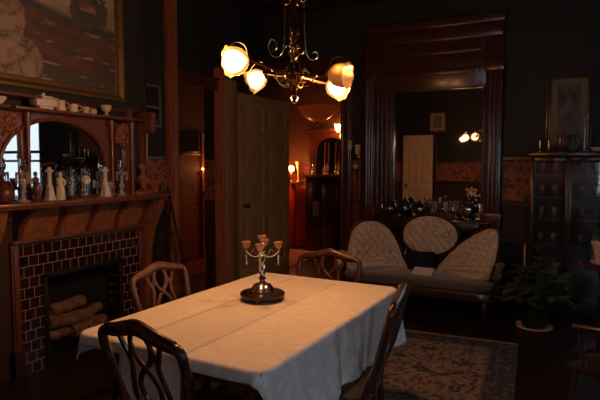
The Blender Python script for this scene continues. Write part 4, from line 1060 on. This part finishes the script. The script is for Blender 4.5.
tag(obj('hall_runner', MB().box(-4.9, -3.6, 6.75, 8.3, .001, .012), plain('tan runner wool', (.55, .36, .22), .9), smooth=False), 'tan runner carpet on the floor of the far hall beyond the open door', 'rug')
# hall seen through left doorway
t = thing('framed_picture', 'dark wide picture with a bright lower edge on the hall wall', 'picture', (-5.198, 6.55, 1.68), PI/2)
rect_frame(t, 0, .50, .38, .03, .02, MAHO_D); obj('canvas', MB().box(-.23, .23, -.008, -.003, .02, .36), plain('dark varnished canvas', (.02, .016, .014), .9, spec=.1), t, False)
obj('lower_ledge', MB().box(-.20, .24, -.05, -.003, -.03, -.005, .003), plain('pale ledge', (.6, .4, .25), .4), t)
t = thing('panelled_door', 'reddish panelled door in the hall beyond the left doorway', 'door', (-5.19, 6.84, 0), PI/2)
d = MB().box(0, .62, -.03, 0, 0, 2.0)
for za, zb in ((.15, .55), (.62, 1.0), (1.15, 1.9)):
    for xa, xb in ((.06, .28), (.34, .56)): d.box(xa, xb, -.045, -.03, za, zb, .008)
obj('door_leaf', d, TRIMW, t); obj('door_rail', MB().box(0, .62, -.06, -.0301, 1.03, 1.08, .006), MANT, t)
obj('door_knob', MB().ball((.05, -.07, .95), .025), BRASS, t)
t = thing('wall_sconce', 'small dim candle bulb sconce on the hall door panelling', 'sconce', (-5.12, 6.80, 1.42), PI/2)
obj('holder', MB().box(-.02, .02, 0.0, .075, -.04, -.02).lathe([(.018, -.03), (.010, 0)], seg=12), BRASS, t)
obj('bulb', MB().ball((0, 0, .018), .018), LAMPW, t)
lamp('hall_sconce_light', (-4.98, 6.82, 1.45), 1.3, (1, .34, .12), .04)

# ---------------------------------------------------------------- china cabinet
cb = thing('china_cabinet', 'dark glazed china cabinet full of glassware in the right corner', 'cabinet', (.03, 5.92, 0))
W2 = .34
f = MB().box(-W2, W2, .14, .16, 0, 1.58).box(-W2, -W2+.03, -.17, .14, 0, 1.58).box(W2-.03, W2, -.17, .14, 0, 1.58).box(-W2, W2, -.17, .14, 0, .14, .005).box(-W2-.03, W2+.03, -.20, .17, 1.58, 1.63, .008)
obj('carcass', f, MAHO_D, cb)
for z in (.42, .68, .94, 1.16, 1.38): obj('shelf', MB().box(-W2+.031, W2-.031, -.15, .139, z, z+.012), MAHO_D, cb)
for x0, x1 in ((-W2, 0), (0, W2)):
    dm = MB().box(x0+.002, x0+.03, -.19, -.171, .14, 1.575, .003).box(x1-.03, x1-.002, -.19, -.171, .14, 1.575, .003).box(x0, x1, -.19, -.171, .14, .19, .003).box(x0, x1, -.19, -.171, 1.53, 1.575, .003)
    dd = obj('door', dm, MAHO_D, cb)
    obj('glass_pane', MB().box(x0+.03, x1-.03, -.181, -.179, .19, 1.53), MATS['thin dome glass'], dd, False)
labels = {1.392: 'top', 1.172: 'second', .952: 'third', .692: 'fourth', .432: 'fifth'}
first = None
for z, nm_ in labels.items():
    for k in range(5):
        x = -.24+k*.12
        if first is None:
            first = goblet('', .03+x, 5.88, .13, CRYST, z, 'glasses in the china cabinet', 'wine_glass', 'glass'); g = first
        else: g = dup(first, (.03+x, 5.86 if k % 2 else 5.90, z))
        g['label'] = '%s stemmed glass from the left on the %s shelf of the china cabinet' % (['leftmost', 'second', 'middle', 'fourth', 'rightmost'][k], nm_)
        g['group'] = 'glasses on the %s shelf of the china cabinet' % nm_
# on top of cabinet
TZ2 = 1.6305
for x, lab in ((-.27, 'left of the two small brass candlesticks on the china cabinet'), (-.19, 'right of the two small brass candlesticks on the china cabinet')):
    lt('brass_candlestick', lab, 'candlestick', (.03+x, 5.86, TZ2), [('stick', [(.024, 0), (.024, .006), (.012, .02), (.015, .05), (.014, .11), (.018, .115)], BRASS, 16)], 'brass candlesticks on the china cabinet')
lt('ruby_vase', 'slim dark red vase on the china cabinet before the framed picture', 'vase', (-.06, 5.86, TZ2), [('body', [(.022, 0), (.026, .01), (.014, .05), (.022, .10), (.012, .15), (.022, .18)], plain('ruby glass', (.18, .02, .02), .12, coat=1))])
lt('glass_epergne', 'tall clear glass bud vase at the right on the china cabinet', 'vase', (.155, 5.86, TZ2), [('body', [(.04, 0), (.04, .006), (.010, .03), (.006, .20), (.010, .30), (.03, .36)], CRYST, 16)])
lt('china_dish', 'white fluted dish at the right end of the china cabinet top', 'dish', (.26, 5.86, TZ2), [('bowl', [(.03, 0), (.032, .006), (.06, .03), (.062, .04), (.05, .03), (.01, .012)], WHITEC)])
teapot_t = thing('dark_pitcher', 'dark teal glass pitcher in the middle of the china cabinet top', 'pitcher', (.05, 5.86, TZ2))
obj('body', MB().lathe([(.034, 0), (.04, .01), (.05, .05), (.036, .10), (.026, .13), (.036, .16)], seg=20), BLUEG, teapot_t)
obj('handle', MB().tube(bez([(.03, 0, .13), (.07, 0, .13), (.07, 0, .06), (.045, 0, .05)], 4), .006), BLUEG, teapot_t)

# ---------------------------------------------------------------- plants
def plant(name, label, loc, n, rad, hgt, pot, zpot, leaf=.05):
    t = thing(name, label, 'plant', loc)
    for p in pot: obj(p[0], MB().lathe(p[1], seg=28), p[2], t)
    st = MB(); lf = MB()
    for k in range(n):
        a = random.uniform(0, 2*PI); r = rad*math.sqrt(random.uniform(.05, 1)); h = hgt*random.uniform(.45, 1)*(1-.45*(r/rad)**2)
        q = bez([(.02*math.cos(a), .02*math.sin(a), zpot), (r*.4*math.cos(a), r*.4*math.sin(a), zpot+h*.8), (r*math.cos(a), r*math.sin(a), zpot+h*(.95 if random.random() < .5 else .55))], 5)
        st.tube(q, .0028, 5)
        for j, p in enumerate(q[3:]):
            for s in (-1, 1):
                b = a+s*random.uniform(.6, 1.6); L_ = leaf*random.uniform(.7, 1.3); d = Vector((math.cos(b), math.sin(b), random.uniform(-.5, .4))).normalized(); sd = d.cross(Vector((0, 0, 1))).normalized()*L_*.3; upv = Vector((0, 0, 1))
                P0 = p; P1 = p+d*L_*.35+sd+upv*.004; P2 = p+d*L_*.35-sd+upv*.004; P3 = p+d*L_*.75+sd*.7; P4 = p+d*L_*.75-sd*.7; P5 = p+d*L_-upv*.01; M1 = p+d*L_*.35-upv*.004; M2 = p+d*L_*.75-upv*.006
                V = [lf.bm.verts.new(v_) for v_ in (P0, P1, P2, P3, P4, P5, M1, M2)]
                for fa_ in ((0, 1, 6), (0, 6, 2), (1, 3, 7, 6), (2, 6, 7, 4), (3, 5, 7), (4, 7, 5)): lf.bm.faces.new([V[i] for i in fa_])
    obj('stems', st, plain('stem green', (.03, .04, .015), .7) if 'stem green' not in MATS else MATS['stem green'], t)
    lm = lf; bm_ = lm.bm
    me = bpy.data.meshes.new('leaves'); bm_.to_mesh(me); bm_.free(); me.materials.append(LEAF)
    o = bpy.data.objects.new('leaves', me); C.objects.link(o); o.parent = t
    return t
plant('potted_plant', 'large leafy potted plant on the floor beside the right end of the sofa', (-.22, 5.26, 0), 60, .31, .50,
      [('saucer', [(.12, 0), (.155, .012), (.16, .032), (.15, .03), (.10, .012)], CLAY), ('pot', [(.10, .014), (.135, .10), (.15, .20), (.155, .215), (.145, .215), (.13, .19)], POTD), ('soil', [(.0, .185), (.13, .187), (.13, .19)], SOIL)], .19, .105)
t = thing('plant_stake', 'pale wooden stake standing up in the large potted plant', 'stake', (-.31, 5.29, .19)); obj('stick', MB().tube([(0, 0, 0), (-.01, 0, .58)], .007), CLAY, t)
st = thing('plant_stand', 'tall dark wooden plant stand at the right edge of the room', 'plant stand', (.27, 4.5, 0))
obj('top', MB().lathe([(.12, .735), (.13, .745), (.13, .757), (.12, .76)], seg=28), MAHO_D, st)
obj('column', MB().lathe([(.05, .06), (.03, .10), (.022, .3), (.03, .45), (.02, .6), (.04, .735)], seg=16), MAHO_D, st)
for k in range(3):
    a = k*2*PI/3+.4; obj('foot', MB().tube(bez([(0, 0, .09), (.09*math.cos(a), .09*math.sin(a), .08), (.15*math.cos(a), .15*math.sin(a), .012)], 5), .014), MAHO_D, st)
plant('potted_plant', 'pale potted plant on the tall stand at the right edge of the room', (.27, 4.5, .7605), 10, .14, .22,
      [('saucer', [(.05, 0), (.085, .01), (.088, .02), (.08, .018), (.04, .008)], CLAY), ('pot', [(.05, .012), (.065, .10), (.078, .145), (.085, .15), (.085, .175), (.076, .175), (.06, .14)], CLAY), ('soil', [(.0, .145), (.065, .147), (.065, .15)], SOIL)], .14, .07)
# spindle armchair at right
t = thing('spindle_chair', 'dark spindle back armchair at the right edge of the room', 'chair', (.36, 3.15, 0), R(60))
obj('seat', MB().box(-.24, .24, -.22, .24, .43, .46, .012), MAHO_D, t)
for sx in (-1, 1):
    for sy in (-1, 1): obj('leg', MB().tube([(sx*.21, sy*.20, .43), (sx*.235, sy*.235, 0)], [.018, .013], 10), MAHO_D, t)
for k in range(8): obj('spindle', MB().tube([(-.19+k*.054, -.19, .46), (-.20+k*.057, -.24, .86)], .008, 8), MAHO_D, t)
obj('top_rail', MB().tube(bez([(-.25, -.24, .86), (0, -.27, .89), (.25, -.24, .86)], 6), .021, 10), MAHO_D, t)
for s in (-1, 1): obj('arm_rest', MB().tube(bez([(s*.24, -.22, .68), (s*.27, 0, .69), (s*.25, .2, .67)], 5), .017, 10).tube([(s*.25, .17, .67), (s*.23, .15, .46)], .012, 8), MAHO_D, t)

# ---------------------------------------------------------------- light from outside
W = bpy.data.worlds.new('world'); bpy.context.scene.world = W; W.use_nodes = True
bg = W.node_tree.nodes['Background']; bg.inputs[0].default_value = (.62, .78, 1, 1); bg.inputs[1].default_value = .22
area('window_light_back', (1.95, 6.30, 1.75), (R(-90), 0, 0), 1.8, 1.6, 13, (.72, .86, 1))
area('window_light_right', (2.80, 1.5, 1.75), (0, R(90), 0), 1.6, 1.1, 10, (.70, .84, 1))
area('window_light_front', (1.02, -.90, 1.75), (R(90), 0, 0), .8, 1.6, 14, (.70, .84, 1))

# ---------------------------------------------------------------- camera
cam = bpy.data.cameras.new('camera'); cam.sensor_width = 36; cam.lens = 530/600*36; cam.clip_start = .05
co = bpy.data.objects.new('camera', cam); C.objects.link(co)
co.location = (0, 0, 1.5); co.rotation_euler = (PI/2-math.atan(35/530), 0, R(26.6))
bpy.context.scene.camera = co
sc = bpy.context.scene
sc.view_settings.view_transform = 'Standard'; sc.view_settings.look = 'None'; sc.view_settings.exposure = 0; sc.view_settings.gamma = 1
sc.view_settings.use_curve_mapping = False
